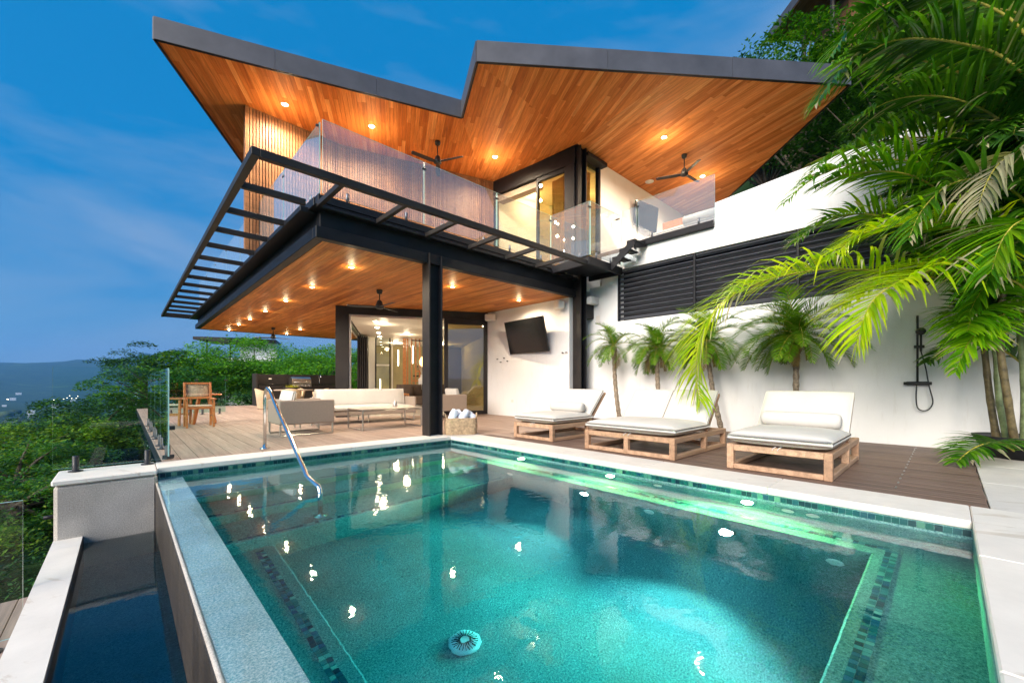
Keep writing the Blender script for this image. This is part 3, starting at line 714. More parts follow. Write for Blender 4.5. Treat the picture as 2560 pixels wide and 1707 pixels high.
# --- garden wall with louvres
gw = thing('garden_wall', 'tall white rendered wall behind the loungers with a black louvre band', 'wall')
WH = MT['white']
MB().box(9.2, 9.6, -2.2, 6.30, -.5, 2.58).build('wall_base', WH, gw); MB().box(9.2, 9.6, 5.815, 6.30, 2.58, 3.895).build('wall_pier', WH, gw)
MB().box(9.2, 9.6, -2.2, -.35, 2.58, 3.895).build('wall_pier', WH, gw)
MB().box(9.2, 9.6, 3.43, 6.30, 3.895, 4.334).build('wall_top', WH, gw)
MB().add([(9.2, -2.2, 3.895), (9.6, -2.2, 3.895), (9.6, 3.429, 3.895), (9.2, 3.429, 3.895), (9.2, -2.2, 5.35), (9.6, -2.2, 5.35), (9.6, 3.429, 4.86), (9.2, 3.429, 4.86)], [(3, 2, 1, 0), (4, 5, 6, 7), (0, 1, 5, 4), (2, 3, 7, 6), (1, 2, 6, 5), (3, 0, 4, 7)]).build('parapet', WH, gw)
MB().box(9.31, 9.7, 6.30, 7.2, -.3, 3.6).build('recess_wall', WH, gw)
box('vent_grille', MT['ceil'], gw, 9.295, 9.309, 6.42, 6.55, 2.62, 2.82); MB().box(9.5, 9.59, -.35, 5.815, 2.58, 3.895).build('louvre_back', K, gw)
lv = group_part('louvre', gw)
for y in (5.78, 3.86, 1.93, .02, -.32): box('louvre_post', K, lv, 9.21, 9.27, y-.02, y+.03, 2.582, 3.893)
for k in range(11):
    z = 2.645+k*.118
    for y0, y1 in ((3.895, 5.755), (1.965, 3.835), (.055, 1.905), (-.295, -.005)):
        MB().box(-.04, .04, y0, y1, -.008, .008, c=.002, M=Matrix.Translation((9.25, 0, z)) @ Matrix.Rotation(radians(32), 4, 'Y')).build('slat', MT['louv'] if 'louv' in MT else K, lv)
# --- television wall under the porch
tv = group_part('porch_wall', house)
MB().box(8.6, 8.85, 6.9, 10.28, -.05, 3.284).build('wall_face', WH, tv); box('socket', MT['ceil'], tv, 8.59, 8.601, 9.05, 9.15, .42, .50, c=.002)
# --- lower glazed front, turned like the roof
H0, H1 = (4.55, 12.40), (8.62, 10.315); hv = Vector((H1[0]-H0[0], H1[1]-H0[1], 0)); HL = hv.length; ha = atan2(hv.y, hv.x); HM = rotz((H0[0], H0[1], 0), ha)
gf = group_part('folding_door_front', house)
MB().box(0, HL, -.10, .10, 3.05, 3.281, c=.004, M=HM).build('header', BZ, gf)
MB().box(0, .36, -.12, .16, 0, 3.05, c=.004, M=HM).build('pillar', BZ, gf)
MB().box(.36, .42, -.06, .06, .02, 3.05, c=.004, M=HM).build('jamb', MT['steelframe'] if 'steelframe' in MT else MT['steel'], gf)
MB().box(.42, HL-1.40, -.05, .05, 2.99, 3.048, c=.004, M=HM).build('track', MT['steel'], gf)
for a, b in ((HL-1.40, HL-1.28), (HL-.12, HL-.002)): MB().box(a, b, -.06, .06, .012, 3.05, c=.004, M=HM).build('door_stile', BZ, gf)
MB().box(HL-1.28, HL-.12, -.06, .06, 2.88, 3.048, c=.004, M=HM).build('door_rail', BZ, gf); MB().box(HL-1.28, HL-.12, -.06, .06, .012, .12, c=.004, M=HM).build('door_rail', BZ, gf)
MB().box(HL-1.28, HL-.12, -.008, .008, .12, 2.88, M=HM).build('pane', MT['glassdoor'], gf)
sdir = Vector((cos(ha+pi/2), sin(ha+pi/2), 0)); S0 = Vector((H0[0], H0[1], 0))+hv.normalized()*.2; SM = rotz(S0, ha+pi/2)
MB().box(.1, 6.7, -.09, .09, 3.06, 3.28, c=.004, M=SM).build('side_header', BZ, gf)
for k in range(3): MB().box(.2, 6.2, -.05+k*.035, -.035+k*.035, 3.02, 3.06, c=0, M=SM).build('side_track', MT['steel'], gf)
fd = group_part('folded_door', house)
for k in range(5): MB().box(5.55, 6.35, -.02-k*.09, .04-k*.09, .02, 3.02, c=.004, M=SM).build('folded_leaf', BZ, fd)
# living room behind
lr = group_part('living_room', house)
def rp(s_, t): v = Vector((H0[0], H0[1], 0))+hv.normalized()*s_+sdir*t; return (v.x, v.y)
MB().prism([rp(.0, .08), rp(5.6, .08), rp(5.6, 13), rp(.0, 13)], 3.10, 3.27).build('room_ceiling', MT['ceil'], lr)
MB().prism([rp(.0, .05), rp(5.6, .05), rp(5.6, 13), rp(.0, 13)], -.1, .012).build('room_floor', MT['floor'] if 'floor' in MT else MT['paver'], lr)
MB().prism([rp(.45, 6.75), rp(.83, 6.75), rp(.83, 6.95), rp(.45, 6.95)], 0.013, 3.10).build('white_pier', MT['ceil'], lr)
MB().prism([rp(.831, 6.751), rp(5.6, 6.751), rp(5.6, 6.90), rp(.831, 6.90)], 0.013, .45).build('low_wall', MT['ceil'], lr)
MB().prism([rp(.3, 11), rp(5.6, 11), rp(5.6, 11.2), rp(.3, 11.2)], 0.013, 3.09).build('far_wall', MT['olive'], lr)
MB().prism([rp(5.5, .1), rp(5.6, .1), rp(5.6, 11.2), rp(5.5, 11.2)], 0.013, 3.09).build('right_wall', MT['cream'], lr)
for k in (.835, 1.46, 1.56): MB().prism([rp(k, 6.78), rp(k+.06, 6.78), rp(k+.06, 6.86), rp(k, 6.86)], .45, 3.10).build('mullion', BZ if k != 1.56 else MT['ceil'], lr)
MB().prism([rp(.896, 6.8), rp(1.459, 6.8), rp(1.459, 6.84), rp(.896, 6.84)], 1.8, 1.88).build('transom', MT['ceil'], lr)
MB().prism([rp(.897, 6.811), rp(1.458, 6.811), rp(1.458, 6.829), rp(.897, 6.829)], .45, 3.09).build('window_pane', MT['glass'], lr)
for k in range(8): MB().prism([rp(2.07+k*.185, 6.76), rp(2.07+k*.185+(.15 if k == 0 else .06), 6.76), rp(2.07+k*.185+(.15 if k == 0 else .06), 6.88), rp(2.07+k*.185, 6.88)], .45, 3.095).build('timber_post', MT['orangewood'], lr)
for s_, t, z0, z1 in ((1.86, 8.6, 1.9, 2.7), (1.0, 8.0, .6, 1.2), (2.55, 8.2, 2.0, 2.9)):
    MB().prism([rp(s_, t), rp(s_+.05, t), rp(s_+.05, t+.05), rp(s_, t+.05)], z0, z1).build('led_tube', MT['led'], lr)
for k in range(11):
    MB().prism([rp(2.25+k*.10, 9.0), rp(4.0, 9.0), rp(4.0, 9.3), rp(2.25+k*.10, 9.3)], .35+k*.25, .42+k*.25).build('stair_tread', MT['orangewood'] if k % 2 else BZ, lr)
for (s_, t, p) in ((1.3, 2.2, 11), (3.2, 2.6, 11), (2.2, 5.2, 11), (1.8, 9.2, 26), (4.2, 9.2, 26)):
    q = rp(s_, t); point_light('room_lamp', (q[0], q[1], 2.95), p, (1, .80, .52), .12, parent=lr)
# --- balustrades
bl = group_part('balustrade', house)
def pane(p, q, z0, z1, mt, parent, t=.016, gap=.012):
    p, q = Vector((p[0], p[1], 0)), Vector((q[0], q[1], 0)); L = (q-p).length; a = atan2(q.y-p.y, q.x-p.x)
    o = MB().box(gap, L-gap, -t/2, t/2, z0, z1, M=rotz(p, a)).build('glass_pane', mt, parent)
    o.data.materials.append(MT['glassedge'])
    for i, k in enumerate((1, 1, 0, 0, 1, 1)): o.data.polygons[i].material_index = k
    return o
def clampfit(p, parent, z, a): return MB().box(-.05, .05, -.018, .018, z-.018, z+.018, c=.008, M=rotz((p[0], p[1], 0), a)).build('clamp', MT['rubber'], parent)
def spig(x, y, z, parent, h=.16, r=.024): return MB().lathe([(r, 0), (r, h*.97), (r*.8, h)], 12, Matrix.Translation((x, y, z))).build('spigot', MT['spig'] if 'spig' in MT else MT['steel'], parent, True)
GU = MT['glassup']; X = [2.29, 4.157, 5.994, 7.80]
for i in range(3):
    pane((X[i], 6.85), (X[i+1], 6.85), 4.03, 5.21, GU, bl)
    clampfit((X[i+1], 6.85), bl, 5.08, 0)
    for fx in (.22, .80): spig(X[i]+(X[i+1]-X[i])*fx, 6.85, 3.985, bl)
Yl = [6.86, 8.92, 10.98, 13.04, 15.1, 17.16, 19.22, 21.3]
for i in range(7):
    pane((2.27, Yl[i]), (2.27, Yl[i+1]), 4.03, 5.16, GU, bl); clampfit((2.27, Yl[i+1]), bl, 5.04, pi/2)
    for fx in (.22, .80): spig(2.27, Yl[i]+(Yl[i+1]-Yl[i])*fx, 3.98, bl)
MB().box(2.20, 2.245, 6.83, 6.86, 5.06, 5.09, c=.004).build('clamp', MT['rubber'], bl)
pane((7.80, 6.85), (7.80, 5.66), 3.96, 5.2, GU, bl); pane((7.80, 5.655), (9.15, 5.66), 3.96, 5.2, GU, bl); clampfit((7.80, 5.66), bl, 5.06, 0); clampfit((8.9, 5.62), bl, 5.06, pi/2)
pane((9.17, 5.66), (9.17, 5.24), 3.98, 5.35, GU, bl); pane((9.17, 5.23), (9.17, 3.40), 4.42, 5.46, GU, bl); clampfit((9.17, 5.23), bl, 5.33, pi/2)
for x, y, z in ((8.05, 5.66, 3.90), (8.65, 5.66, 3.90), (7.80, 5.95, 3.9), (8.93, 5.58, 3.95), (9.15, 5.28, 4.3), (9.17, 4.85, 4.46), (9.17, 3.75, 4.46)): spig(x, y, z, bl)
# ------------------------------------------------------------------ glass fences beside the pool
def fence_spigot(x, y, z, parent): return MB().lathe([(.062, 0), (.062, .012), (.03, .014), (.03, .17), (.026, .178), (.01, .18)], 16, Matrix.Translation((x, y, z))).build('spigot', MT['rubber'], parent, True)
f1 = thing('glass_fence', 'frameless glass panel on the pebble plaster block, two black spigots', 'glass fence')
pane((-.575, 6.80), (.39, 6.80), .045, 1.19, MT['glass'], f1, gap=0)
for x in (-.40, .21): fence_spigot(x, 6.80, -.002, f1)
f2 = thing('glass_fence', 'row of greenish glass panels along the outer edge of the deck', 'glass fence')
G2 = MT['glassg']
for i in range(4):
    y0 = 6.95+i*1.55; pane((.42, y0), (.42, y0+1.53), .05, 1.2, G2, f2, gap=.004)
    for fy in (.15, 1.25): fence_spigot(.42, y0+fy, 0.001, f2)
    clampfit((.42, y0+1.54), f2, 1.06, pi/2)
MB().box(.36, .48, 6.955, 6.985, .03, .07, c=.004).build('clamp', MT['rubber'], f2); box('clamp', MT['rubber'], f2, .42, .56, 8.0, 8.06, .30, .36)
f3 = thing('glass_fence', 'glass panels behind the teak bar chairs at the deck corner', 'glass fence')
for i in range(2):
    pane((.9+i*.78, 16.4), (.9+i*.78+.77, 16.4), .06, 1.25, G2, f3)
    for fx in (.15, .6): fence_spigot(.9+i*.78+fx, 16.4, .001, f3)
    clampfit((.9+i*.78+.775, 16.4), f3, 1.1, 0)
f4 = thing('glass_fence', 'low glass panel below the trough beside the lower walkway', 'glass fence')
pane((-3.4, 5.0), (-.58, 5.0), -.98, .08, MT['glass'], f4, gap=0); fence_spigot(-.74, 5.0, -1.06, f4); fence_spigot(-1.9, 5.0, -1.06, f4)
# ------------------------------------------------------------------ handrail
hr = thing('handrail', 'polished steel grab rail rising from the deck into the pool', 'handrail', (1.5, 6, 0))
hp = [(1.57, 7.19, 0), (1.57, 7.19, .74), (1.57, 7.17, .82), (1.565, 7.10, .90), (1.56, 6.98, .93), (1.555, 6.80, .89), (1.545, 6.64, .81), (1.53, 6.35, .67), (1.445, 4.84, .03), (1.438, 4.77, .0), (1.445, 4.71, -.02), (1.468, 4.53, -.068), (1.476, 4.485, -.09), (1.478, 4.465, -.13), (1.478, 4.46, -.895)]
def sm(pts, n=4):
    out = []
    for i in range(len(pts)-1):
        p0, p1, p2, p3 = [Vector(pts[max(0, min(len(pts)-1, i+k))]) for k in (-1, 0, 1, 2)]
        for j in range(n):
            t = j/n; out.append(.5*((2*p1)+(p2-p0)*t+(2*p0-5*p1+4*p2-p3)*t*t+(3*p1-p0-3*p2+p3)*t**3))
    out.append(Vector(pts[-1])); return out
MB().tube([Vector(p)-Vector((1.5, 6, 0)) for p in hp], .024, 16).build('rail', MT['chrome'], hr, True)
MB().lathe([(.072, 0), (.07, .012), (.03, .02), (.026, .06)], 24, Matrix.Translation((.07, 1.19, 0.001))).build('flange', MT['chrome'], hr, True)
MB().lathe([(.072, 0), (.07, .012), (.03, .02), (.026, .06)], 24, Matrix.Translation((-.022, -1.54, -.899))).build('flange', MT['chrome'], hr, True)
# ------------------------------------------------------------------ lamps
def downlight(x, y, z, power, label, group, col=(1, .74, .42), r=.045, drop=.06, spot=0):
    t = thing('ceiling_light', label, 'downlight', (x, y, z), 0, group)
    MB().lathe([(r*1.35, 0), (r*1.4, -.008), (r*1.02, -.012), (r, -.004)], 20).build('trim', MT['ceil'], t, True)
    MB().lathe([(r, -.004), (r*.8, -.012), (.004, -.016)], 20).build('bulb', MT['lampw'], t, True)
    point_light('lamp', (0, 0, -drop), power, col, .045, parent=t)  # extra point light without a bulb of its own, added to brighten the ceiling
    if spot: point_light('lamp_beam', (0, 0, -.03), spot, (1, .80, .56), .04, 'SPOT', t, 168, (0, 0, -1))
ordn = ['nearest', 'second', 'third', 'fourth', 'fifth', 'sixth', 'farthest']
for i, y in enumerate((8.04, 10.35, 12.55, 14.8, 17.0, 18.95, 21.0)): downlight(3.25, y, 3.282, 2.2, f'{ordn[i]} recessed light in the long row along the porch edge', 'porch ceiling lights', drop=.10, spot=78)
downlight(5.65, 8.04, 3.282, 2.2, 'recessed light just right of the black porch column', 'porch ceiling lights', drop=.10, spot=78)
downlight(7.9, 8.1, 3.282, 2.2, 'recessed light nearest the television wall', 'porch ceiling lights', drop=.10, spot=78)
downlight(5.45, 18.9, 3.282, 2.0, 'recessed light above the round dining table', 'porch ceiling lights', drop=.10, spot=78)
downlight(5.45, 20.9, 3.282, 2.0, 'recessed light above the grill counter', 'porch ceiling lights', drop=.10, spot=78)
ul = ['recessed light in the eave above the slatted corner', 'recessed light above the balcony glass, second from the eave corner', 'recessed light above the upper sliding door', 'recessed light in the right eave in front of the ceiling fan', 'recessed light above the small terrace glass']
for i, (x, y) in enumerate(((2.62, 10.2), (4.38, 9.62), (7.45, 8.58), (9.98, 4.95), (12.7, 5.08))): downlight(x, y, 7.249, 12, ul[i], 'upper eave lights', r=.06, drop=.50, spot=190)
for i, (s_, t_) in enumerate(((1.05, 1.6), (1.05, 3.2), (1.05, 4.9), (1.05, 6.3))):
    q = rp(s_, t_); t = thing('ceiling_light', f'{ordn[i] if i < 3 else "last"} small round light in the white living room ceiling', 'downlight', (q[0], q[1], 3.098), 0, 'living room lights')
    MB().lathe([(.07, 0), (.07, -.008), (.01, -.01)], 18).build('bulb', MT['lampw'], t, True)
# ------------------------------------------------------------------ ceiling fans
def fan(label, loc, rz, drop=.32, blade=.62, mt=None):
    t = thing('ceiling_fan', label, 'ceiling fan', loc, rz); mt = mt or MT['rubber']
    MB().lathe([(.07, 0), (.075, -.02), (.06, -.09), (.02, -.10)], 18).build('canopy', mt, t, True)
    MB().tube([(0, 0, -.08), (0, 0, -drop)], .014, 10).build('downrod', mt, t, True)
    MB().lathe([(.03, -drop+.05), (.06, -drop+.02), (.075, -drop-.04), (.10, -drop-.08), (.10, -drop-.14), (.05, -drop-.17), (.01, -drop-.175)], 20).build('motor', mt, t, True)
    for k in range(3):
        M = Matrix.Rotation(2*pi*k/3, 4, 'Z') @ Matrix.Translation((0, 0, -drop-.11)) @ Matrix.Rotation(radians(13), 4, 'X')
        v = [(.06, -.045), (.22, -.07), (blade, -.055), (blade+.03, -.02), (blade+.03, .03), (blade, .05), (.22, .05), (.06, .04)]
        MB().prism(v, -.006, .006, M).build('blade', mt, t)
    return t
fan('black ceiling fan over the porch sofa beside the black column', (4.55, 9.55, 3.282), radians(150), .30, .72)
fan('black ceiling fan far along the porch over the dining table', (4.45, 19.0, 3.282), radians(20), .30, .72)
fan('black ceiling fan above the glazed balcony', (5.9, 9.06, 7.249), radians(56), .42, .70)
fan('black ceiling fan under the right hand eave', (11.15, 4.95, 7.249), radians(-6), .42, .70)
q = rp(3.05, 3.6); fan('black ceiling fan inside the white living room', (q[0], q[1], 3.098), radians(40), .30, .72)
s_ = MB().lathe([(.13, 0), (.128, -.012), (.01, -.016)], 28, Matrix.Translation((11.85, 6.35, 7.249))).build('ceiling_speaker', MT['ceil'], None, True); tag(s_, 'round white speaker set into the right hand teak soffit', 'speaker')
# ------------------------------------------------------------------ televisions, wall speakers, hooks
def tvset(label, M, w, h):
    t = thing('television', label, 'television'); t.matrix_world = M
    box('casing', MT['rubber'], t, -w/2, w/2, .0, .045, -h/2, h/2, c=.008); MB().box(-w/2+.012, w/2-.012, -.0025, -.0005, -h/2+.014, h/2-.012).build('screen', MT['blackgloss'], t)
    MB().box(-.12, .12, .045, .30, -.1, .1, c=.01).build('bracket', MT['rubber'], t); return t
tvset('big black television tilted down on the white porch wall', Matrix.Translation((8.38, 8.33, 2.35)) @ Matrix.Rotation(radians(-90-5), 4, 'Z') @ Matrix.Rotation(radians(14), 4, 'X'), 1.72, .98)
tvset('black television on the upper white wall beside the terrace glass', Matrix.Translation((12.05, 6.55, 6.28)) @ Matrix.Rotation(radians(-8), 4, 'Z') @ Matrix.Rotation(radians(6), 4, 'X'), 1.15, .80)
for y, r_, lb in ((9.95, 25, 'white wall speaker left above the porch television'), (7.12, -25, 'white wall speaker right above the porch television')):
    t = thing('wall_speaker', lb, 'speaker', (8.46, y, 3.08), radians(r_), 'porch speakers')
    MB().box(-.11, .08, -.17, .17, -.11, .11, c=.03).build('cabinet', MT['ceil'], t); box('bracket', MT['ceil'], t, .07, .15, -.04, .04, -.05, .05)
for i, (y, z) in enumerate(((9.75, 1.76), (9.60, 1.66), (9.44, 1.78), (9.29, 1.68), (7.10, 1.82), (6.97, 1.82))):
    h_ = MB().tube([(8.60, y, z), (8.55, y, z), (8.545, y, z)], [.012, .012, .022], 10).build('coat_hook', MT['rubber'], None, True)
    tag(h_, ['leftmost black peg beside the glazed door on the porch wall', 'second black peg from the glazed door, set lower', 'third black peg from the glazed door, set higher', 'fourth black peg, just below the television corner', 'black peg right of the television, nearer to it', 'rightmost black peg beside the dark steel column'][i], 'wall peg', 'wall pegs')
th = box('thermostat', MT['ceil'], None, 10.35, 10.47, 6.735, 6.749, 5.55, 5.72); tag(th, 'small white control panel on the upper wall', 'thermostat')
MT['piping'] = simple('canvas_piping', (.60, .57, .52), .8, 0, .05)
# ------------------------------------------------------------------ loungers
def lounger(label, x, y0, y1, backs, bolster, length=1.85, rz=0.0, tilt=48):
    t = thing('sun_lounger', label, 'lounger', (x, y0, 0), rz, 'teak sun loungers'); w_ = y1-y0; T = MT['teak']
    fr_ = group_part('frame', t)
    for yy in (0, w_-.07): 
        box('rail', T, fr_, .0705, length, yy, yy+.07, .215, .285); box('rail', T, fr_, .0705, length, yy, yy+.07, .004, .06)
        for xx in (0, length*.55, length-.07): box('leg', T, fr_, xx-.0005 if xx == 0 else xx, xx+.07, yy-.002, yy+.072, 0.001, .288)
    for xx in (0.003, length-.065):
        box('rail', T, fr_, xx, xx+.06, .072, w_-.072, .216, .284); box('rail', T, fr_, xx, xx+.06, .072, w_-.072, .005, .06)
    if w_ > 1.2: box('leg', T, fr_, 0.001, .068, w_/2-.035, w_/2+.035, .002, .287)
    nsl = 9
    for k in range(nsl): box('slat', T, fr_, .16+k*.125, .16+k*.125+.07, .071, w_-.071, .235, .258, c=.002)
    n_ = len(backs); cw = w_/n_; split = length*.62
    MB().cushion(.02, split+.06, .0, w_-.0, .288, .455, .035, n=12).build('seat_cushion', MT['cushion'], t, True)
    PZ = .372; mb = MB(); mb.tube([(.028, .012, PZ), (split+.05, .012, PZ), (split+.05, w_-.012, PZ), (.028, w_-.012, PZ), (.028, .012, PZ)], .007, 6); mb.build('piping', MT['piping'], t, True)
    a = radians(tilt)
    for i in range(n_):
        BM = Matrix.Translation((split, 0, .30)) @ Matrix.Rotation(-a, 4, 'Y')
        MB().cushion(0.03, .69, i*cw+.008, (i+1)*cw-.008, .02, .165, .035, M=BM, n=12).build('back_cushion', MT['cushion'], t, True)
    for yy in (.02, w_-.06): MB().box(0, .72, yy, yy+.04, -.03, .012, c=.004, M=Matrix.Translation((split, 0, .30)) @ Matrix.Rotation(-a, 4, 'Y')).build('back_rail', T, t)
    mb = MB()
    for k in range(5): mb.box(.08+k*.12, .14+k*.12, .06, w_-.06, -.02, 0, c=0, M=Matrix.Translation((split, 0, .30)) @ Matrix.Rotation(-a, 4, 'Y'))
    mb.build('back_slats', T, t)
    MB().tube([(split+.38*cos(a), w_-.04, .30+.38*sin(a)), (length-.18, w_-.04, .27)], .008, 8).build('strut', MT['rubber'], t)
    if bolster:
        prof = []
        mb = MB(); yy0, yy1 = .06, w_-.10; L = yy1-yy0; r = .095
        pts = [(0, yy0, 0), (0, yy0+.012, 0), (0, yy0+.05, 0), (0, yy0+L*.5, 0), (0, yy1-.05, 0), (0, yy1-.012, 0), (0, yy1, 0)]
        mb.tube([Vector(p)+Vector((split-.16, 0, .545)) for p in pts], [.05, .078, r, r*1.03, r, .078, .05], 18); mb.build('bolster', MT['cushion'], t, True)
    mb = MB()
    for yy in (w_*.45, w_*.5): mb.tube([(.02, yy, .30), (-.004, yy+.02, .285), (-.006, yy+.03, .262)], .0045, 6)
    mb.build('tie', MT['cushion'], t)
    return t
lounger('wide teak lounger with one bolster, nearest the shower', 5.20, .80, 1.80, [1], True, 1.82)
lounger('double teak lounger with two ivory backrests, in the middle', 5.16, 2.42, 3.84, [1, 1], False, 1.80)
lounger('narrow teak lounger with bolster, beside the porch column', 5.29, 4.61, 5.56, [1], True, 1.80, tilt=46)
# ------------------------------------------------------------------ shower
sh = thing('wall_shower', 'black outdoor hand shower with hose on the white wall', 'shower', (9.2, .30, 0)); RB = MT['rubber']
MB().tube([(-.07, .03, 1.02), (-.07, .03, 2.06), (-.07, .03, 2.07)], .014, 10).build('riser_rail', RB, sh, True)
MB().tube([(0, .03, 2.0), (-.07, .03, 2.0)], .012, 8).build('bracket', RB, sh, True)
MB().tube([(-.07, .19, 1.0), (-.07, .16, 1.0), (-.07, .15, 1.0), (-.07, -.09, 1.0), (-.07, -.10, 1.0), (-.07, -.13, 1.0)], [.024, .024, .03, .03, .024, .024], 14).build('mixer_valve', RB, sh, True)
for yy in (.10, -.06): MB().tube([(0, yy, 1.0), (-.07, yy, 1.0)], .022, 10).build('inlet', RB, sh, True)
box('slider', RB, sh, -.10, -.05, -.05, .07, 1.555, 1.60); MB().tube([(-.10, -.01, 1.5), (-.115, -.01, 1.62), (-.13, -.01, 1.76)], .014, 10).build('handset_handle', RB, sh, True)
MB().lathe([(.012, .03), (.058, .02), (.062, 0), (.055, -.012), (.01, -.014)], 24, Matrix.Translation((-.145, -.01, 1.81)) @ Matrix.Rotation(radians(-70), 4, 'Y')).build('shower_head', RB, sh, True)
MB().tube(sm([(-.10, -.01, 1.5), (-.09, -.06, 1.25), (-.08, -.10, .95), (-.08, -.14, .72), (-.08, -.10, .60), (-.08, -.03, .57), (-.08, .03, .62), (-.08, .045, .78), (-.075, .04, .97)], 5), .0085, 8).build('hose', RB, sh, True)
tk = thing('deck_drain', 'line of narrow drain slots crossing the dark deck by the shower', 'drain')
for k in range(14): MB().box(5.35+k*.27, 5.35+k*.27+.10, .335, .350, .0005, .0025).build('slot', MT['blackgloss'], tk)
# ------------------------------------------------------------------ towel basket
bs = thing('towel_basket', 'woven rope basket filled with rolled towels beside the column', 'basket', (4.86, 6.63, 0.002), radians(-30))
def rrect(a, b, r, n=5):
    out = []
    for cx, cy_, s0 in ((a-r, b-r, 0), (-a+r, b-r, pi/2), (-a+r, -b+r, pi), (a-r, -b+r, 1.5*pi)):
        for k in range(n+1): t = s0+k*pi/2/n; out.append((cx+r*cos(t), cy_+r*sin(t)))
    return out
rings = MB()
for k in range(15):
    s_ = 1+.05*sin(k/14*pi); pr_ = rrect(.29*s_, .20*s_, .10); rings.tube([(x, y, .012+k*.0215) for x, y in pr_]+[(pr_[0][0], pr_[0][1], .012+k*.0215)], .0135, 6, False)
rings.build('woven_side', MT['rope'], bs, True); MB().prism(rrect(.275, .185, .10), .004, .30).build('liner', MT['rope'], bs)
for sx in (1, -1): MB().tube([(sx*.29, -.07, .31), (sx*.31, -.06, .38), (sx*.315, 0, .405), (sx*.31, .06, .38), (sx*.29, .07, .31)], .013, 8).build('handle', MT['rope'], bs, True)
tws = ['rolled pale blue towel leaning at the left of the basket', 'rolled towel at the back of the basket', 'crumpled towel in the middle of the basket', 'rolled towel at the right of the basket']
for i, (x, y, a, b) in enumerate(((-.16, -.06, .5, .9), (-.02, .08, 1.4, .5), (.06, -.07, .3, .7), (.18, .03, 2.2, .6))):
    d = Vector((cos(a)*cos(b), sin(a)*cos(b), sin(b))); c = Matrix.Rotation(radians(-30), 3, 'Z') @ Vector((x, y, .36))+Vector((4.86, 6.63, 0)); mb = MB()
    pts = [c+d*(-.14+.28*k/8) for k in range(9)]; mb.tube(pts, [.045, .075, .08, .076, .08, .077, .08, .075, .05], 12)
    mb.v = [(p[0]+.008*sin(p[2]*70+i), p[1]+.008*sin(p[0]*60), p[2]+.006*sin(p[1]*80)) for p in mb.v]
    tag(mb.build('rolled_towel', MT['towel'], None, True), tws[i], 'towel', 'towels in the basket')
# ------------------------------------------------------------------ porch lounge set
def armchair(label, x0, y0, rz):
    t = thing('armchair', label, 'armchair', (x0, y0, 0), rz, 'taupe porch armchairs'); TP = MT['taupe']; w_, d_ = 1.0, .86
    for yy in (0, d_-.06): box('arm_panel', TP, t, 0, w_, yy, yy+.06, .22, .68, c=.02)
    box('back_panel', TP, t, 0.002, .07, .0605, d_-.0605, .22, .69, c=.02); box('seat_base', TP, t, .071, w_-.01, .061, d_-.061, .22, .31, c=.01)
    MB().cushion(.10, w_+.0, .07, d_-.07, .31, .45, .02).build('seat_cushion', MT['cushion'], t, True)
    MB().cushion(.0, .46, .08, d_-.08, -.08, .08, .02, M=Matrix.Translation((.19, 0, .40)) @ Matrix.Rotation(radians(-78), 4, 'Y')).build('back_cushion', MT['cushion'], t, True)
    for yy in (.02, d_-.05):
        mb = MB(); bar(mb, (.03, yy+.015, 0.016), (w_-.03, yy+.015, 0.016), .03, .03)
        for xx in (.03, w_-.03): bar(mb, (xx, yy+.015, .031), (xx, yy+.015, .22), .03, .03)
        mb.build('sled_leg', MT['steel'], t)
    return t
armchair('taupe armchair with its side to the pool, left of the low table', 2.08, 8.46, 0)
armchair('taupe armchair right of the low table, half behind the column', 7.3, 10.35, radians(180-8))
sf = thing('outdoor_sofa', 'long taupe porch sofa with ivory cushions behind the low table', 'sofa', (3.3, 10.15, 0), radians(-6))
TP = MT['taupe']
for xx in (0, 2.42): box('arm_panel', TP, sf, xx, xx+.06, 0, .88, .22, .64, c=.02)
box('back_panel', TP, sf, .0605, 2.4195, .82, .88, .22, .66, c=.02); box('seat_base', TP, sf, .061, 2.419, .01, .8195, .21, .30, c=.01)
MB().cushion(.07, 2.41, 0.0, .80, .30, .44, .02, n=10).build('seat_cushion', MT['cushion'], sf, True)
MB().cushion(.08, 2.40, 0, .46, -.09, .09, .02, M=Matrix.Translation((0, .62, .40)) @ Matrix.Rotation(radians(76), 4, 'X'), n=10).build('back_cushion', MT['cushion'], sf, True)
for xx in (.03, 1.2, 2.42):
    mb = MB(); bar(mb, (xx, .03, .016), (xx, .85, .016), .03, .03); bar(mb, (xx, .03, .03), (xx, .03, .21), .03, .03); bar(mb, (xx, .85, .03), (xx, .85, .21), .03, .03); mb.build('sled_leg', MT['steel'], sf)
ct = thing('coffee_table', 'low steel framed table with a pale top on the porch', 'table', (3.62, 8.38, 0))
box('top', simple('table_stone', (.42, .36, .29), .3, 0, .08), ct, 0, 1.42, 0, .80, .435, .455)
for xx in (.0, 1.39):
    mb = MB(); bar(mb, (xx+.015, .015, .016), (xx+.015, .785, .016), .03, .03)
    for yy in (.015, .785): bar(mb, (xx+.015, yy, .03), (xx+.015, yy, .434), .03, .03)
    mb.build('sled_leg', MT['steel'], ct)
mb = MB()
for yy in (.015, .785): bar(mb, (.03, yy, .417), (1.39, yy, .417), .03, .03)
mb.build('apron', MT['steel'], ct)
cn = thing('candle_jar', 'small silver lidded jar on the low porch table', 'jar', (4.6, 8.85, .4552))
MB().lathe([(.045, 0), (.05, .01), (.05, .10), (.046, .105)], 20).build('jar_body', MT['steel'], cn, True); MB().lathe([(.05, .105), (.05, .12), (.015, .125), (.012, .14), (.016, .155), (.005, .16)], 20).build('lid', MT['steel'], cn, True)
sdt = thing('side_table', 'small taupe side table behind the near armchair', 'table', (3.05, 10.1, 0)); box('top', TP, sdt, -.25, .22, -.25, .25, .60, .63); mb = MB()
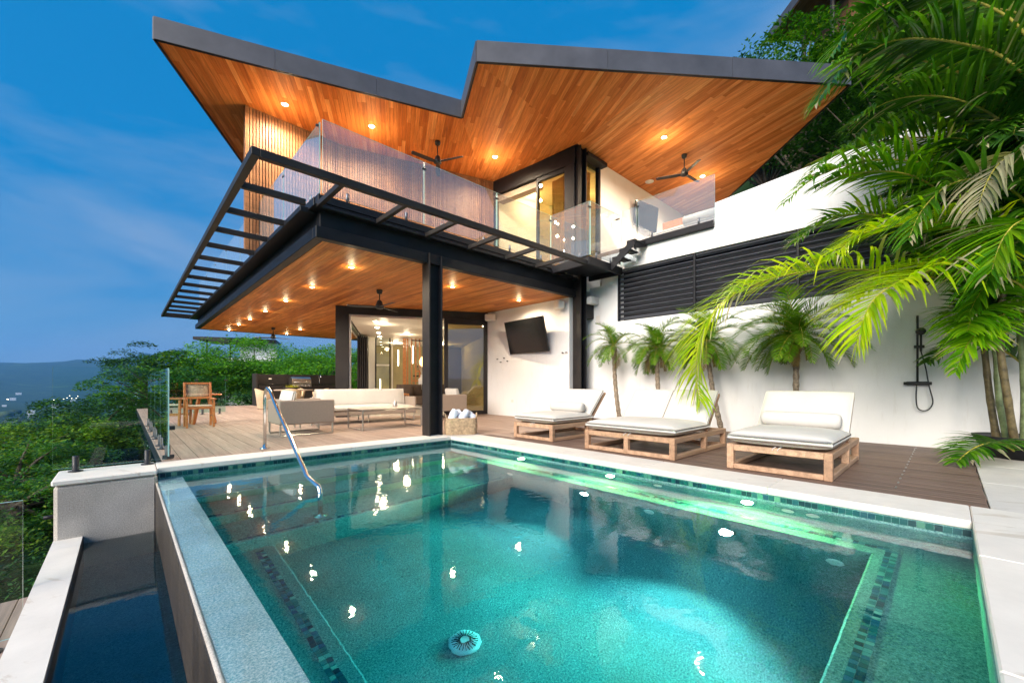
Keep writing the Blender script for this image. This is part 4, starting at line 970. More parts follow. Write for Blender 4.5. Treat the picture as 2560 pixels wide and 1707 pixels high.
for x, y in ((-.2, -.2), (.17, -.2), (.17, .2), (-.2, .2)): bar(mb, (x, y, .0), (x, y, .60), .03, .03)
mb.build('legs', MT['steel'], sdt)
# bar chairs with woven backs and a tapered table
def barchair(label, loc, rz):
    t = thing('teak_armchair', label, 'chair', loc, rz, 'teak chairs at the deck edge'); OW = MT['orangewood']
    for x in (-.245, .245):
        mb = MB(); bar(mb, (x, -.23, 0), (x, -.25, .62), .042, .045); mb.build('leg', OW, t)
        mb = MB(); bar(mb, (x, .24, 0), (x, .24, .56), .042, .045); bar(mb, (x, .24, .56), (x, .31, 1.02), .042, .045); mb.build('leg', OW, t)
        mb = MB(); bar(mb, (x*1.06, -.29, .635), (x*1.06, .27, .645), .06, .03); mb.build('armrest', OW, t)
        mb = MB(); bar(mb, (x, -.22, .25), (x, .22, .25), .025, .03); mb.build('stretcher', OW, t)
    mb = MB(); bar(mb, (-.22, .245, .45), (.22, .245, .45), .03, .06); bar(mb, (-.22, -.235, .44), (.22, -.235, .44), .03, .05); mb.build('seat_rail', OW, t)
    mb = MB(); bar(mb, (-.22, .312, 1.0), (.22, .312, 1.0), .03, .04); bar(mb, (-.22, .262, .66), (.22, .262, .66), .03, .05); mb.build('back_rail', OW, t)
    MB().box(-.222, .222, -.23, .23, .47, .50, c=.012).build('seat', MT['strap'], t)
    mb = MB()
    for k in range(20): z = .70+k*.0145; mb.tube([(-.22, .255+(z-.56)*.152+.006, z), (0, .255+(z-.56)*.152+.02, z), (.22, .255+(z-.56)*.152+.006, z)], .0065, 6)
    mb.build('woven_back', MT['strap'], t, True); return t
MT['strap'] = simple('woven_cord', (.62, .52, .38), .8, 0, .15, 30, .5, 200)
barchair('teak chair with woven back turned to the pool', (1.26, 11.85, 0), radians(0))
barchair('teak chair half hidden behind the nearer woven chair', (.86, 12.7, 0), radians(60))
tt = thing('teak_table', 'small teak table with splayed legs behind the woven chair', 'table', (1.45, 12.75, 0)); OW = MT['orangewood']
MB().lathe([(.36, .70), (.37, .71), (.37, .73), (.36, .74)], 28).build('top', OW, tt)
for a in (.6, 2.2, 3.8, 5.4): mb = MB(); bar(mb, (.30*cos(a), .30*sin(a), 0), (.12*cos(a), .12*sin(a), .70), .05, .07); mb.build('leg', OW, tt)
# round dining table, wicker tub chairs, planter, grill counter
WK = simple('pale_wicker', (.50, .38, .25), .8, 0, .2, 40, .8, 110)
tx, ty = 5.05, 18.35
rtb = thing('dining_table', 'round dining table ringed by wicker tub chairs', 'table', (tx, ty, 0)); MB().lathe([(.70, .70), (.72, .715), (.72, .735), (.70, .745)], 32).build('top', MT['taupe'], rtb); MB().lathe([(.32, 0), (.30, .03), (.10, .06), (.10, .70)], 20).build('pedestal', MT['taupe'], rtb)
wl_ = ['wicker tub chair at the left of the round table', 'wicker tub chair on the pool side of the round table', 'wicker tub chair at the right of the round table', 'wicker tub chair behind the round table']
for i, a in enumerate((radians(178), radians(250), radians(320), radians(70))):
    t = thing('wicker_chair', wl_[i], 'chair', (tx+1.02*cos(a), ty+1.02*sin(a), 0), a+pi, 'wicker dining chairs')
    sh_ = MB(); n_ = 16
    for k in range(n_+1):
        th_ = radians(65)+k*radians(230)/n_
        for rr, zz in ((.27, .02), (.31, .40), (.36, .66+.14*sin(k/n_*pi)**2), (.335, .66+.14*sin(k/n_*pi)**2), (.28, .40)): sh_.v.append((rr*cos(th_), rr*sin(th_), zz))
    for k in range(n_):
        for j in range(4): sh_.f.append((k*5+j, (k+1)*5+j, (k+1)*5+j+1, k*5+j+1))
    sh_.build('shell', WK, t, True); MB().lathe([(.27, .36), (.285, .40), (.27, .46), (.05, .475)], 20).build('seat_cushion', MT['cushion'], t, True)
    MB().lathe([(.265, .01), (.27, .35)], 20).build('base', WK, t, True)
pln = thing('table_planter', 'shallow bowl of yellow green succulents on the dining table', 'planter', (tx-.1, ty-.1, .746)); MB().lathe([(.12, 0), (.30, .05), (.32, .09), (.30, .085)], 24).build('bowl', MT['black'], pln, True)
mb = MB(); R.seed(2)
for k in range(90):
    a = R.uniform(0, 2*pi); r = R.uniform(0, .24); p = Vector((r*cos(a), r*sin(a), .08)); d = Vector((R.uniform(-.5, .5), R.uniform(-.5, .5), 1)).normalized(); q = p+d*R.uniform(.06, .16); s_ = d.orthogonal().normalized()*.012
    b = len(mb.v); mb.v += [tuple(p-s_), tuple(p+s_), tuple(q)]; mb.f.append((b, b+1, b+2))
mb.build('foliage', leafmat('yellow_succulent', [(0, (.3, .34, .02)), (1, (.55, .45, .04))]), pln)
bq = thing('grill_counter', 'long black outdoor kitchen counter at the far deck edge', 'counter', (4.35, 21.05, 0))
box('cabinet', BZ, bq, 0, 4.2, 0, .72, .02, .92); box('worktop', MT['blackgloss'], bq, -.02, 4.2, -.03, .74, .925, .955); box('splashback', BZ, bq, 0, 4.2, .68, .74, .956, 1.42); box('end_panel', BZ, bq, -.10, -.021, -.03, .75, 0, 1.44)
box('socket', MT['ceil'], bq, .55, .68, .675, .681, 1.18, 1.24, c=.002)
MB().tube(sm([(2.75, .5, .955), (2.75, .5, 1.3), (2.75, .42, 1.40), (2.75, .32, 1.36), (2.75, .30, 1.28)], 4), .016, 10).build('tap', MT['chrome'], bq, True)
gr = thing('gas_grill', 'stainless gas grill with rounded lid set in the black counter', 'grill', (6.1, 21.2, .956)); ST = MT['steel']
mb = MB(); pf = [(-.28, 0), (-.28, .14), (-.24, .26), (-.12, .33), (.06, .34), (.22, .30), (.26, .22), (.26, 0)]
v0 = [(-.42, y, z) for y, z in pf]; v1 = [(.42, y, z) for y, z in pf]; n_ = len(pf); mb.add(v0+v1, [tuple(range(n_)), tuple(range(n_, 2*n_))[::-1]]+[(i, n_+i, n_+(i+1) % n_, (i+1) % n_) for i in range(n_)]); mb.build('lid', ST, gr)
MB().tube([(-.34, -.33, .10), (.34, -.33, .10)], .016, 10).build('lid_handle', MT['chrome'], gr, True); box('control_panel', ST, gr, -.42, .42, -.33, -.281, -.12, -.01)
for k in range(5): MB().tube([(-.32+k*.16, -.33, -.06), (-.32+k*.16, -.37, -.06)], .026, 14).build('knob', MT['chrome'], gr, True)
# ------------------------------------------------------------------ living room furniture glimpsed through the opening
BF = MT['brownfab']; q = rp(1.70, 4.2)
isf = thing('brown_sofa', 'dark brown sofa with loose cushions inside the living room', 'sofa', (q[0], q[1], .013), ha)
box('seat', BF, isf, 0, 2.2, 0, .85, .10, .45, c=.04); box('backrest', BF, isf, 0, 2.2, .85, 1.02, .10, .72, c=.04)
for k in range(2): MB().cushion(.06+k*1.06, 1.10+k*1.06, 0, .52, -.11, .11, .03, M=Matrix.Translation((0, .72, .44)) @ Matrix.Rotation(radians(72), 4, 'X')).build('back_cushion', BF, isf, True)
for x, m_, lb in ((.25, BF, 'small brown cushion at the left of the brown sofa'), (1.45, MT['cushion'], 'ivory scatter cushion on the brown sofa')):
    v = HM.to_3x3() @ Vector((x, .42, 0)); cu = MB().cushion(0, .5, 0, .46, -.09, .09, .05, M=Matrix.Rotation(radians(66), 4, 'X')).build('scatter_cushion', m_, None, True, loc=(q[0]+v.x, q[1]+v.y, .47)); cu.rotation_euler = (0, 0, ha+.1); tag(cu, lb, 'cushion')
q2 = rp(1.33, 2.3); ar = thing('wooden_armchair', 'slatted orange wood armchair beside the brown sofa', 'armchair', (q2[0], q2[1], .013), ha)
for k in range(9): mb = MB(); bar(mb, (.05+k*.09, 0, .30), (.05+k*.09, 0, .64-.012*k), .02, .05); mb.build('slat', OW, ar)
mb = MB(); bar(mb, (0, 0, .68), (.85, 0, .58), .05, .06); bar(mb, (0, 0, .28), (.85, 0, .28), .04, .06); mb.build('arm_rail', OW, ar)
for x in (0.02, .84): mb = MB(); bar(mb, (x, 0, 0), (x, 0, .66 if x < .1 else .56), .05, .05); mb.build('leg', OW, ar)
box('seat', MT['cushion'], ar, .02, .82, .05, .7, .30, .42, c=.03)
q3 = rp(2.90, 5.7); vz = thing('branch_vase', 'white vase of bare branches on a stand in the living room', 'vase', (q3[0], q3[1], .013))
box('stand', MT['ceil'], vz, -.2, .2, -.2, .2, 0, .86); MB().lathe([(.16, .861), (.19, 1.0), (.19, 1.18), (.10, 1.27), (.09, 1.36), (.10, 1.38)], 20).build('vase_body', MT['ceil'], vz, True)
mb = MB(); R.seed(4)
for k in range(10): a = R.uniform(0, 6.28); mb.tube([(0, 0, 1.3), (.12*cos(a), .12*sin(a), 1.6), (.3*cos(a), .3*sin(a), 1.95+R.uniform(0, .3))], [.012, .009, .004], 5)
mb.build('branches', MT['cushion'], vz)
q4 = rp(2.98, 5.9); pd = thing('pendant_lamp', 'woven rattan pendant lamp in the stair hall', 'lamp', (q4[0], q4[1], 1.75)); MB().lathe([(.10, 0), (.2, .1), (.22, .25), (.14, .42), (.05, .5)], 20).build('shade', emit('rattan_glow', (1, .62, .25), 1.6), pd, True); MB().tube([(0, 0, .5), (0, 0, 1.345)], .006, 6).build('cord', MT['rubber'], pd)
# upper terrace lounge
us = thing('terrace_daybed', 'wood framed daybed with white cushion on the upper terrace', 'daybed', (9.9, 3.6, 4.46)); box('frame', MT['orangewood'], us, 0, 1.0, 0, 1.8, .12, .26); box('back_frame', MT['orangewood'], us, .9, .98, 0, 1.8, .26, .95)
MB().cushion(.02, .9, .02, 1.78, .26, .44, .03).build('mattress', MT['cushion'], us, True)
MB().tube([(.12, .1, .52), (.12, .85, .52)], .11, 14).build('bolster', MT['cushion'], us, True)
bdr = thing('balcony_daybed', 'white cushioned lounger on the balcony seen through the glass', 'daybed', (6.2, 8.3, 3.985), radians(20)); box('frame', MT['teak'], bdr, 0, 1.5, 0, .8, .05, .28)
MB().cushion(0, 1.5, 0, .8, .28, .46, .03).build('mattress', MT['cushion'], bdr, True)
# ------------------------------------------------------------------ palms
def leaflet(mb, base, d, side_up, L, w, droop, seg=4, fold=.25, dry=0):
    # narrow strip that bends down under its own weight; two faces across with a shallow fold
    p = base.copy(); d = d.normalized(); b = len(mb.v); g = Vector((0, 0, -1))
    for i in range(seg+1):
        t = i/seg; wd = w*(.35+.65*min(1, t*4))*(1-t**2.2)+.0006
        s = d.cross(side_up); s = s.normalized() if s.length > 1e-5 else d.orthogonal().normalized(); nn = s.cross(d)
        mb.v += [tuple(p-s*wd+nn*wd*fold), tuple(p), tuple(p+s*wd+nn*wd*fold)]
        p = p+d*(L/seg); d = (d+g*droop/seg).normalized()
    if not hasattr(mb, 'dry'): mb.dry = []
    if dry: mb.dry += list(range(len(mb.f)+2*seg-2*dry, len(mb.f)+2*seg))
    for i in range(seg):
        a = b+i*3; mb.f += [(a, a+1, a+4, a+3), (a+1, a+2, a+5, a+4)]
def dry_tips(o, lf_):
    o.data.materials.append(MT['drytip'])
    for i in lf_.dry: o.data.polygons[i].material_index = 1
    return o
def frond_mesh(pts, n, L, w, droop, seed, bare=.12, rr=.016, fwd=.9, vee=.35, seg=4, Lend=.45, jit=.12):
    rg = random.Random(seed); c = sm(pts, 6); cum = [0]
    for i in range(1, len(c)): cum.append(cum[-1]+(c[i]-c[i-1]).length)
    T = cum[-1]; lf_ = MB(); rc = MB()
    rc.tube(c, [rr*(1-.8*i/(len(c)-1)) for i in range(len(c))], 6)
    for k in range(n):
        t = bare+(1-bare)*(k+.5)/n; s = t*T; i = max(j for j in range(len(cum)) if cum[j] <= s); i = min(i, len(c)-2)
        f = (s-cum[i])/max(1e-6, cum[i+1]-cum[i]); p = c[i].lerp(c[i+1], f); tg = (c[i+1]-c[i]).normalized()
        sd_ = tg.cross(Vector((0, 0, 1))); sd_ = sd_.normalized() if sd_.length > .05 else Vector((1, 0, 0)); up = sd_.cross(tg)
        prof = (sin(pi*min(1, max(0, (t-bare)/(1-bare)*.86+.10)))**.6)*(1-t*(1-Lend)*.6)
        for sg in (1, -1):
            d = sd_*sg+tg*(fwd+.5*t)+up*(vee+rg.uniform(-.15, .15))+Vector((rg.uniform(-jit, jit), rg.uniform(-jit, jit), rg.uniform(-jit, jit)))
            leaflet(lf_, p+tg*rg.uniform(-.01, .01), d, up, L*prof*rg.uniform(.82, 1.1), w*rg.uniform(.8, 1.1), droop*rg.uniform(.7, 1.3)*(1.9 if rg.random() < .08 else 1), seg, dry=0 if rg.random() > .14 else rg.choice((1, 1, 2, 3)))
    return lf_, rc
FR = {
'A': [(8.5, -0.87, 2.81), (7.55, -0.24, 2.59), (7.05, 0.08, 2.38), (6.57, 0.4, 2.17), (6.28, 0.6, 1.94), (6.18, 0.7, 1.59), (6.17, 0.71, 1.41)],
'B': [(8.21, -0.18, 2.38), (7.77, 0.37, 2.47), (7.46, 0.79, 2.57), (7.16, 1.22, 2.6), (6.91, 1.59, 2.55), (6.66, 1.97, 2.42), (6.31, 2.29, 2.11), (6.13, 2.47, 1.68), (6.08, 2.51, 1.12), (6.11, 2.49, 0.75)],
'C': [(8.44, -0.26, 2.95), (8.16, -0.0, 3.48), (7.93, 0.22, 3.75), (7.66, 0.47, 3.87), (7.53, 0.73, 3.93), (7.22, 1.03, 3.87), (6.98, 1.25, 3.71)],
'D': [(8.51, -0.19, 2.54), (8.41, 0.18, 2.99), (8.28, 0.44, 3.29), (8.13, 0.72, 3.49), (7.97, 1.0, 3.54), (7.88, 1.23, 3.52), (7.64, 1.45, 3.34), (7.49, 1.6, 3.16)],
'E': [(7.45, -0.71, 4.26), (7.3, -0.42, 4.74), (7.11, -0.1, 4.97), (6.97, 0.16, 5.1), (6.89, 0.37, 5.18), (6.72, 0.53, 5.12), (6.64, 0.75, 5.03), (6.42, 0.95, 4.81), (6.24, 1.12, 4.46)],
'E2': [(8.28, -0.66, 4.38), (7.86, -0.12, 4.99), (7.69, 0.17, 5.21), (7.42, 0.56, 5.41), (7.12, 0.84, 5.38), (6.89, 1.06, 5.24)],
'F': [(8.91, -0.71, 3.93), (8.45, -0.27, 4.33), (8.16, -0.0, 4.35), (7.99, 0.3, 4.4), (7.8, 0.61, 4.42), (7.54, 0.86, 4.33), (7.22, 1.16, 4.15), (6.98, 1.39, 3.87)],
'G': [(7.91, -0.87, 6.17), (7.64, -0.61, 5.75), (7.42, -0.26, 5.9), (7.07, 0.07, 5.76), (6.76, 0.36, 5.57), (6.55, 0.56, 5.33)],
'H': [(7.78, -1.01, 2.96), (7.36, -0.75, 3.44), (7.0, -0.56, 3.47), (6.82, -0.38, 3.35), (6.69, -0.27, 3.09), (6.63, -0.21, 2.79)],
'I': [(8.59, -0.81, 2.42), (8.14, -0.45, 2.78), (7.76, -0.12, 2.80), (7.46, 0.15, 2.60), (7.22, 0.36, 2.25)],
'J': [(8.9, -0.75, 1.20), (8.85, -0.5, 1.48), (8.8, -0.22, 1.60), (8.7, 0.02, 1.52), (8.5, 0.2, 1.30)],
'K': [(8.56, -0.65, 0.05), (8.06, -0.45, 0.25), (7.54, -0.23, 0.22), (7.21, -0.07, 0.06)],
'L': [(8.83, -0.9, 4.3), (8.6, -0.55, 4.84), (8.44, -0.26, 4.97), (8.23, 0.07, 4.93), (7.9, 0.38, 4.65), (7.66, 0.61, 4.26)],
'M': [(9.0, -0.74, 2.46), (8.95, -0.43, 3.28), (8.8, -0.12, 3.85), (8.7, 0.16, 4.07), (8.51, 0.5, 4.06)],
'N': [(8.24, -0.9, 1.67), (7.96, -0.64, 1.87), (7.68, -0.37, 1.77), (7.46, -0.17, 1.48), (7.36, -0.07, 1.14)],
'O': [(9.0, -0.91, 3.51), (8.95, -0.52, 3.96), (8.9, -0.12, 4.19), (8.8, 0.29, 4.3), (8.6, 0.64, 4.1)],
'P': [(9.0, -1.01, 5.67), (8.8, -0.57, 6.09), (8.58, -0.12, 6.29), (8.31, 0.28, 6.33), (8.15, 0.56, 6.18)],
'Q': [(7.15, -0.83, 2.33), (6.78, -0.62, 2.63), (6.47, -0.47, 2.59), (6.35, -0.36, 2.39), (6.29, -0.3, 2.11)],
'R': [(8.1, -0.77, 2.25), (7.68, -0.37, 2.74), (7.4, 0.03, 2.98), (7.14, 0.42, 3.01), (6.9, 0.78, 2.9), (6.6, 1.06, 2.59)],
'S': [(8.66, -0.89, 3.05), (8.29, -0.4, 3.56), (7.98, 0.04, 3.88), (7.65, 0.48, 4.04), (7.34, 0.91, 4.04), (6.94, 1.29, 3.82), (6.65, 1.56, 3.48)],
'T': [(8.1, -0.77, 3.62), (7.75, -0.43, 4.2), (7.54, -0.1, 4.51), (7.32, 0.24, 4.63), (7.12, 0.56, 4.6), (6.83, 0.85, 4.34)],
'U': [(7.42, -0.81, 4.32), (7.1, -0.51, 4.93), (6.9, -0.18, 5.29), (6.68, 0.16, 5.47), (6.49, 0.48, 5.43), (6.31, 0.78, 5.23), (6.1, 0.98, 4.85)],
'V': [(7.58, -0.83, 2.42), (7.32, -0.58, 3.05), (7.03, -0.31, 3.27), (6.88, -0.03, 3.28), (6.65, 0.19, 3.0), (6.52, 0.31, 2.64)],
'W': [(8.91, -0.84, 2.06), (8.52, -0.48, 2.43), (8.24, -0.08, 2.62), (7.95, 0.34, 2.6), (7.67, 0.73, 2.4), (7.34, 1.04, 2.06)],
'X': [(7.91, -0.87, 1.5), (7.71, -0.67, 2.02), (7.5, -0.48, 2.21), (7.3, -0.29, 2.11), (7.17, -0.16, 1.78)],
'Y': [(9.81, -1.0, 3.79), (9.54, -0.61, 4.43), (9.26, -0.21, 4.79), (8.96, 0.21, 4.97), (8.65, 0.64, 4.97), (8.29, 0.98, 4.72)],
'Z': [(9.56, -1.05, 4.6), (9.31, -0.67, 5.46), (9.04, -0.28, 5.89), (8.76, 0.12, 6.09), (8.51, 0.5, 6.05)],
'AA': [(7.32, -0.85, 2.02), (7.03, -0.72, 2.41), (6.84, -0.55, 2.5), (6.66, -0.37, 2.33), (6.54, -0.26, 2.0)],
'AB': [(9.39, -0.75, 2.94), (9.04, -0.28, 3.32), (8.68, 0.2, 3.48), (8.29, 0.7, 3.4), (7.98, 1.13, 3.13), (7.62, 1.47, 2.7)]}
FR = {k: [(min(x, 9.04), y, z) for x, y, z in v] for k, v in FR.items()}
ap = thing('areca_palm', 'tall clumping palm with arching feathery fronds in the right corner', 'palm')
STEMS = [[(8.68, -0.49, -0.05), (8.65, -0.4, 0.77), (8.68, -0.35, 1.43), (8.65, -0.32, 1.88)], [(8.64, -0.59, -0.03), (8.52, -0.48, 0.72), (8.64, -0.45, 1.43), (8.71, -0.38, 2.1), (8.59, -0.27, 2.76)], [(8.54, -0.63, -0.01), (8.29, -0.53, 0.78), (8.21, -0.46, 1.56), (8.25, -0.5, 2.33), (8.32, -0.57, 3.05)], [(8.76, -0.7, -0.03), (8.6, -0.69, 1.04), (8.55, -0.64, 2.04), (8.6, -0.69, 3.09), (8.43, -0.8, 4.08)], [(9.0, -0.74, -0.07), (9.05, -0.84, 1.04), (9.05, -0.78, 2.23), (8.95, -0.62, 3.02), (8.9, -0.5, 3.58)]]
for k, s in enumerate(STEMS):
    c = sm(s, 8); mb = MB(); mb.tube(c, [(.042-.014*i/len(c))*(1.10 if i % 4 == 0 else 1) for i in range(len(c))], 10); mb.build('stem', MT['cane'] if k % 2 == 0 else MT['caneg'], ap, True)
mat_of = {'A': 'palmbright', 'B': 'palmbright', 'C': 'palmmid', 'D': 'palmmid', 'F': 'palmmid', 'I': 'palmmid', 'H': 'drytip', 'Q': 'palmmid', 'N': 'palmmid', 'J': 'palmleaf', 'E2': 'palmmid', 'L': 'palmleaf', 'M': 'palmleaf', 'R': 'palmbright', 'S': 'palmmid', 'T': 'palmleaf', 'V': 'palmleaf', 'W': 'palmbright', 'X': 'palmmid', 'AA': 'palmleaf', 'AB': 'palmmid'}
for k, (nm, pts) in enumerate(FR.items()):
    big_ = nm in 'ABCDEFGLRSTUWY' or nm in ('E2', 'AB')
    lf_, rc = frond_mesh(pts, 100 if nm in ('A', 'B') else 66 if big_ else 46, {'B': 1.5, 'A': 1.35, 'H': .9}.get(nm, 1.0 if nm not in 'KNIJX' else .6), 0.023 if nm not in 'EGLU' else .027, {'B': 1.0, 'H': 1.5}.get(nm, .75), 100+k, .06, .017, .55, .30 if nm not in 'GE' else .1)
    fo = dry_tips(lf_.build('frond', MT[mat_of.get(nm, 'palmleaf')], ap), lf_); rc.build('rachis', MT['rachis'], fo, True)
R.seed(21)
for k in range(64):    # inner crown fronds that fill the clump
    s = R.choice(STEMS); b = Vector(s[-1])+Vector((R.uniform(-.1, .1), R.uniform(-.1, .1), R.uniform(-.5, .4))); a = R.uniform(0, 2*pi); el = R.uniform(.35, 1.3); L = R.uniform(1.1, 1.8)
    if cos(a) > .3: a = pi-a
    d = Vector((cos(a)*cos(el), sin(a)*cos(el), sin(el))); pts = [b]
    for j in range(6): pts.append(pts[-1]+d*L/6); d = (d+Vector((0, 0, -.30))).normalized()
    pts = [Vector((min(p.x, 9.05), p.y, p.z)) for p in pts]
    if any(p.y > -.05 and p.z < 2.35 for p in pts): continue      # keeps the shower clear
    lf_, rc = frond_mesh(pts, 44, .80, .024, .8, 300+k, .15, .013, .6, .25)
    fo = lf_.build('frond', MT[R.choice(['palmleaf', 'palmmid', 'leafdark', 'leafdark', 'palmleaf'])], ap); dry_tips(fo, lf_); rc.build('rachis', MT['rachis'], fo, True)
pt = thing('planter_bowl', 'dark planter bowl at the foot of the corner palm', 'planter', (8.72, -.66, -.004)); MB().lathe([(.26, 0), (.40, .22), (.44, .30), (.40, .28), (.02, .26)], 28).build('bowl', MT['black'], pt, True)
# slender date palms along the wall
def frond_local(arch, L, seed):
    d = Vector((cos(arch), 0, sin(arch))); pts = [Vector((0, 0, 0))]
    for j in range(6): pts.append(pts[-1]+d*L/6); d = (d+Vector((0, 0, -.34))).normalized()
    return frond_mesh(pts, 46, .34, .0085, .45, seed, .06, .008, .7, .45, 3)
variants = []
for k, (ar_, L) in enumerate(((1.35, .95), (1.05, 1.12), (.75, 1.2), (.42, 1.15), (.1, 1.0), (-.25, .8))):
    lf_, rc = frond_local(ar_, L, 50+k); me = bpy.data.meshes.new('frond'); me.from_pydata(lf_.v, [], lf_.f); me.materials.append(MT['palmsmall']); me2 = bpy.data.meshes.new('rachis'); me2.from_pydata(rc.v, [], rc.f); me2.materials.append(MT['rachis']); variants.append((me, me2))
dead = variants[5][0].copy(); dead.materials[0] = MT['deadleaf']
pal = [((8.72, 5.42), (8.74, 5.62, 1.9), 'slender trunked palm nearest the dark steel column, thinnest crown'), ((8.75, 4.36), (8.75, 4.50, 1.80), 'slender trunked palm behind the narrow and double loungers'), ((8.75, 3.10), (8.72, 3.40, 1.86), 'leaning slender palm behind the double lounger, partly covered by the bright frond'), ((8.75, 1.80), (8.75, 1.83, 1.83), 'upright slender palm behind the lounger nearest the shower')]
for k, (b, c, lb) in enumerate(pal):
    t = thing('date_palm', lb, 'palm', (b[0], b[1], 0), 0, 'slender palms along the white wall'); R.seed(60+k)
    top = Vector((c[0]-b[0], c[1]-b[1], c[2])); pts = [Vector((0, 0, -.05)).lerp(top, i/24)+Vector((0, .05*sin(i/24*pi), 0)) for i in range(25)]
    mb = MB(); mb.tube(pts, [(.052-.010*i/24)*(1.16 if i % 2 else .94)*(1.5 if i > 20 else 1) for i in range(25)], 10); mb.build('trunk', MT['palmbark'], t, True)
    nfr = (18, 30, 38, 44)[k]; csc = (.80, .95, 1.02, 1.12)[k]
    for j in range(nfr):
        v = min(5, int(6*(j/nfr)**.8)); az = j*2.39996+R.uniform(-.2, .2); el = R.uniform(-.12, .12)
        if cos(az) > .55: az += 1.2      # the wall leaves little room behind
        fo = link('frond', variants[v][0], t, loc=top); fo.rotation_euler = (R.uniform(-.15, .15), el, az); fo.scale = (csc*R.uniform(.72, 1.08),)*3
        link('rachis', variants[v][1], fo)
    for j in range((2, 5, 4, 3)[k]):       # dead fronds hanging against the trunk
        fo = link('dead_frond', dead, t, loc=top-Vector((0, 0, .06))); fo.rotation_euler = (R.uniform(-.2, .2), R.uniform(.2, .5), R.uniform(1.8, 4.6)); fo.scale = (R.uniform(.5, .75),)*3
# ------------------------------------------------------------------ trees
def tree(name, label, base, top, spread, seed, leaf='leaf', n_pads=70, leaves=110, lsize=.16, thick=.5, group='trees on the slope', flat=.28, trunk_r=.16):
    rg = random.Random(seed); t = thing(name, label, 'tree', base, 0, group); H = top-base[2]; cz = H-spread*thick
    tr = MB(); fork = max(H*.35, cz-spread*.9)
    tr.tube([(0, 0, -.4), (rg.uniform(-.1, .1), rg.uniform(-.1, .1), fork*.5), (rg.uniform(-.2, .2), rg.uniform(-.2, .2), fork)], [trunk_r*1.3, trunk_r, trunk_r*.8], 8)
    cr_ = MB(); pads = []
    for k in range(n_pads):
        a = rg.uniform(0, 2*pi); rr = spread*sqrt(rg.uniform(.02, 1)); zz = cz+spread*thick*(sqrt(max(0, 1-(rr/spread)**2))*rg.uniform(-.55, 1.0))
        pads.append(Vector((rr*cos(a), rr*sin(a), min(zz, H))))
    for k in range(0, n_pads, 4):
        p = pads[k]; m_ = Vector((p.x*.45, p.y*.45, fork+(p.z-fork)*.55)); tr.tube([(0, 0, fork*.92), m_, p], [trunk_r*.45, trunk_r*.26, trunk_r*.06], 5, False)
    for p in pads:
        pr_ = spread*rg.uniform(.18, .36)
        tilt = Vector((p.x*.10/spread, p.y*.10/spread, 1)).normalized()
        for j in range(int(leaves*2.0)):
            a = rg.uniform(0, 2*pi); r = pr_*sqrt(rg.random()); q = p+Vector((r*cos(a), r*sin(a), rg.gauss(0, pr_*flat*.55)-r*r/pr_*.30))
            n_ = (tilt+Vector((rg.uniform(-.7, .7), rg.uniform(-.7, .7), 0))).normalized(); u = n_.orthogonal().normalized(); w = n_.cross(u); th_ = rg.uniform(0, 2*pi)
            e = (u*cos(th_)+w*sin(th_)); f = n_.cross(e); L = lsize*.62*rg.uniform(.6, 1.3); b = len(cr_.v)
            cr_.v += [tuple(q-e*L), tuple(q-f*L*.38), tuple(q+e*L), tuple(q+f*L*.38)]; cr_.f.append((b, b+1, b+2, b+3))
    tr.build('trunk', MT['bark'], t, True); cr_.build('crown', MT[leaf], t); return t
def gtree(x, y, top, *a, **k): return tree('tree', a[0], (x, y, ground_z(x, y)), top, *a[1:], **k)
gtree(3.4, 29.8, 2.95, 'bright green feathery tree behind the teak chairs', 3.3, 1, leaf='leafmix', n_pads=80, leaves=120, lsize=.15)
gtree(6.4, 31.2, 4.1, 'tall bright green layered tree behind the grill counter', 4.2, 2, leaf='leaf', n_pads=110, leaves=130, lsize=.16, thick=.55)
gtree(9.6, 28.4, 3.8, 'bright green tree behind the dark porch pillar', 3.8, 3, leaf='leaf', n_pads=90, leaves=120, lsize=.16, thick=.6)
gtree(13.6, 33.5, 4.2, 'green tree seen past the folded doors', 4.2, 4, leaf='leaf', n_pads=80, leaves=110, lsize=.18, thick=.6)
gtree(5.2, 25.6, 1.3, 'low dark shrubby tree right behind the grill counter', 2.6, 5, leaf='leafdark', n_pads=60, leaves=120, lsize=.13, thick=.7)
gtree(8.3, 25.2, 1.0, 'low dark green tree behind the right end of the grill counter', 2.4, 6, leaf='leafdark', n_pads=60, leaves=120, lsize=.13, thick=.7)
gtree(2.0, 28.4, 2.7, 'open feathery tree standing against the sky past the glass fence', 3.3, 7, leaf='leafmix', n_pads=46, leaves=100, lsize=.14, thick=.6, flat=.16)
gtree(-1.0, 26.6, .55, 'broad dark tree on the slope behind the clear glass panel', 3.0, 8, leaf='leafdark', n_pads=70, leaves=130, lsize=.14, thick=.7)
gtree(-2.6, 24.2, -.1, 'yellow green flat topped tree left of the glass panel', 2.7, 9, leaf='leafyel', n_pads=60, leaves=120, lsize=.13)
gtree(-2.4, 19.4, -.75, 'mid green tree low behind the pebble plaster block', 2.4, 10, leaf='leafmix', n_pads=60, leaves=130, lsize=.11)
gtree(-2.0, 16.2, -1.05, 'dark green tree just outside the glass deck fence', 2.0, 11, leaf='leafmix', n_pads=60, leaves=130, lsize=.09)
gtree(-3.4, 14.2, -1.4, 'yellow green tree below the left edge of the terrace', 2.2, 12, leaf='leafyel', n_pads=60, leaves=130, lsize=.09)
gtree(-2.7, 11.2, -1.9, 'dark tree beneath the low glass panel', 1.9, 13, leaf='leafdark', n_pads=60, leaves=130, lsize=.08)
gtree(-3.0, 8.2, -2.0, 'dark leafy tree beside the lower walkway', 1.7, 14, leaf='leafdark', n_pads=55, leaves=130, lsize=.07)
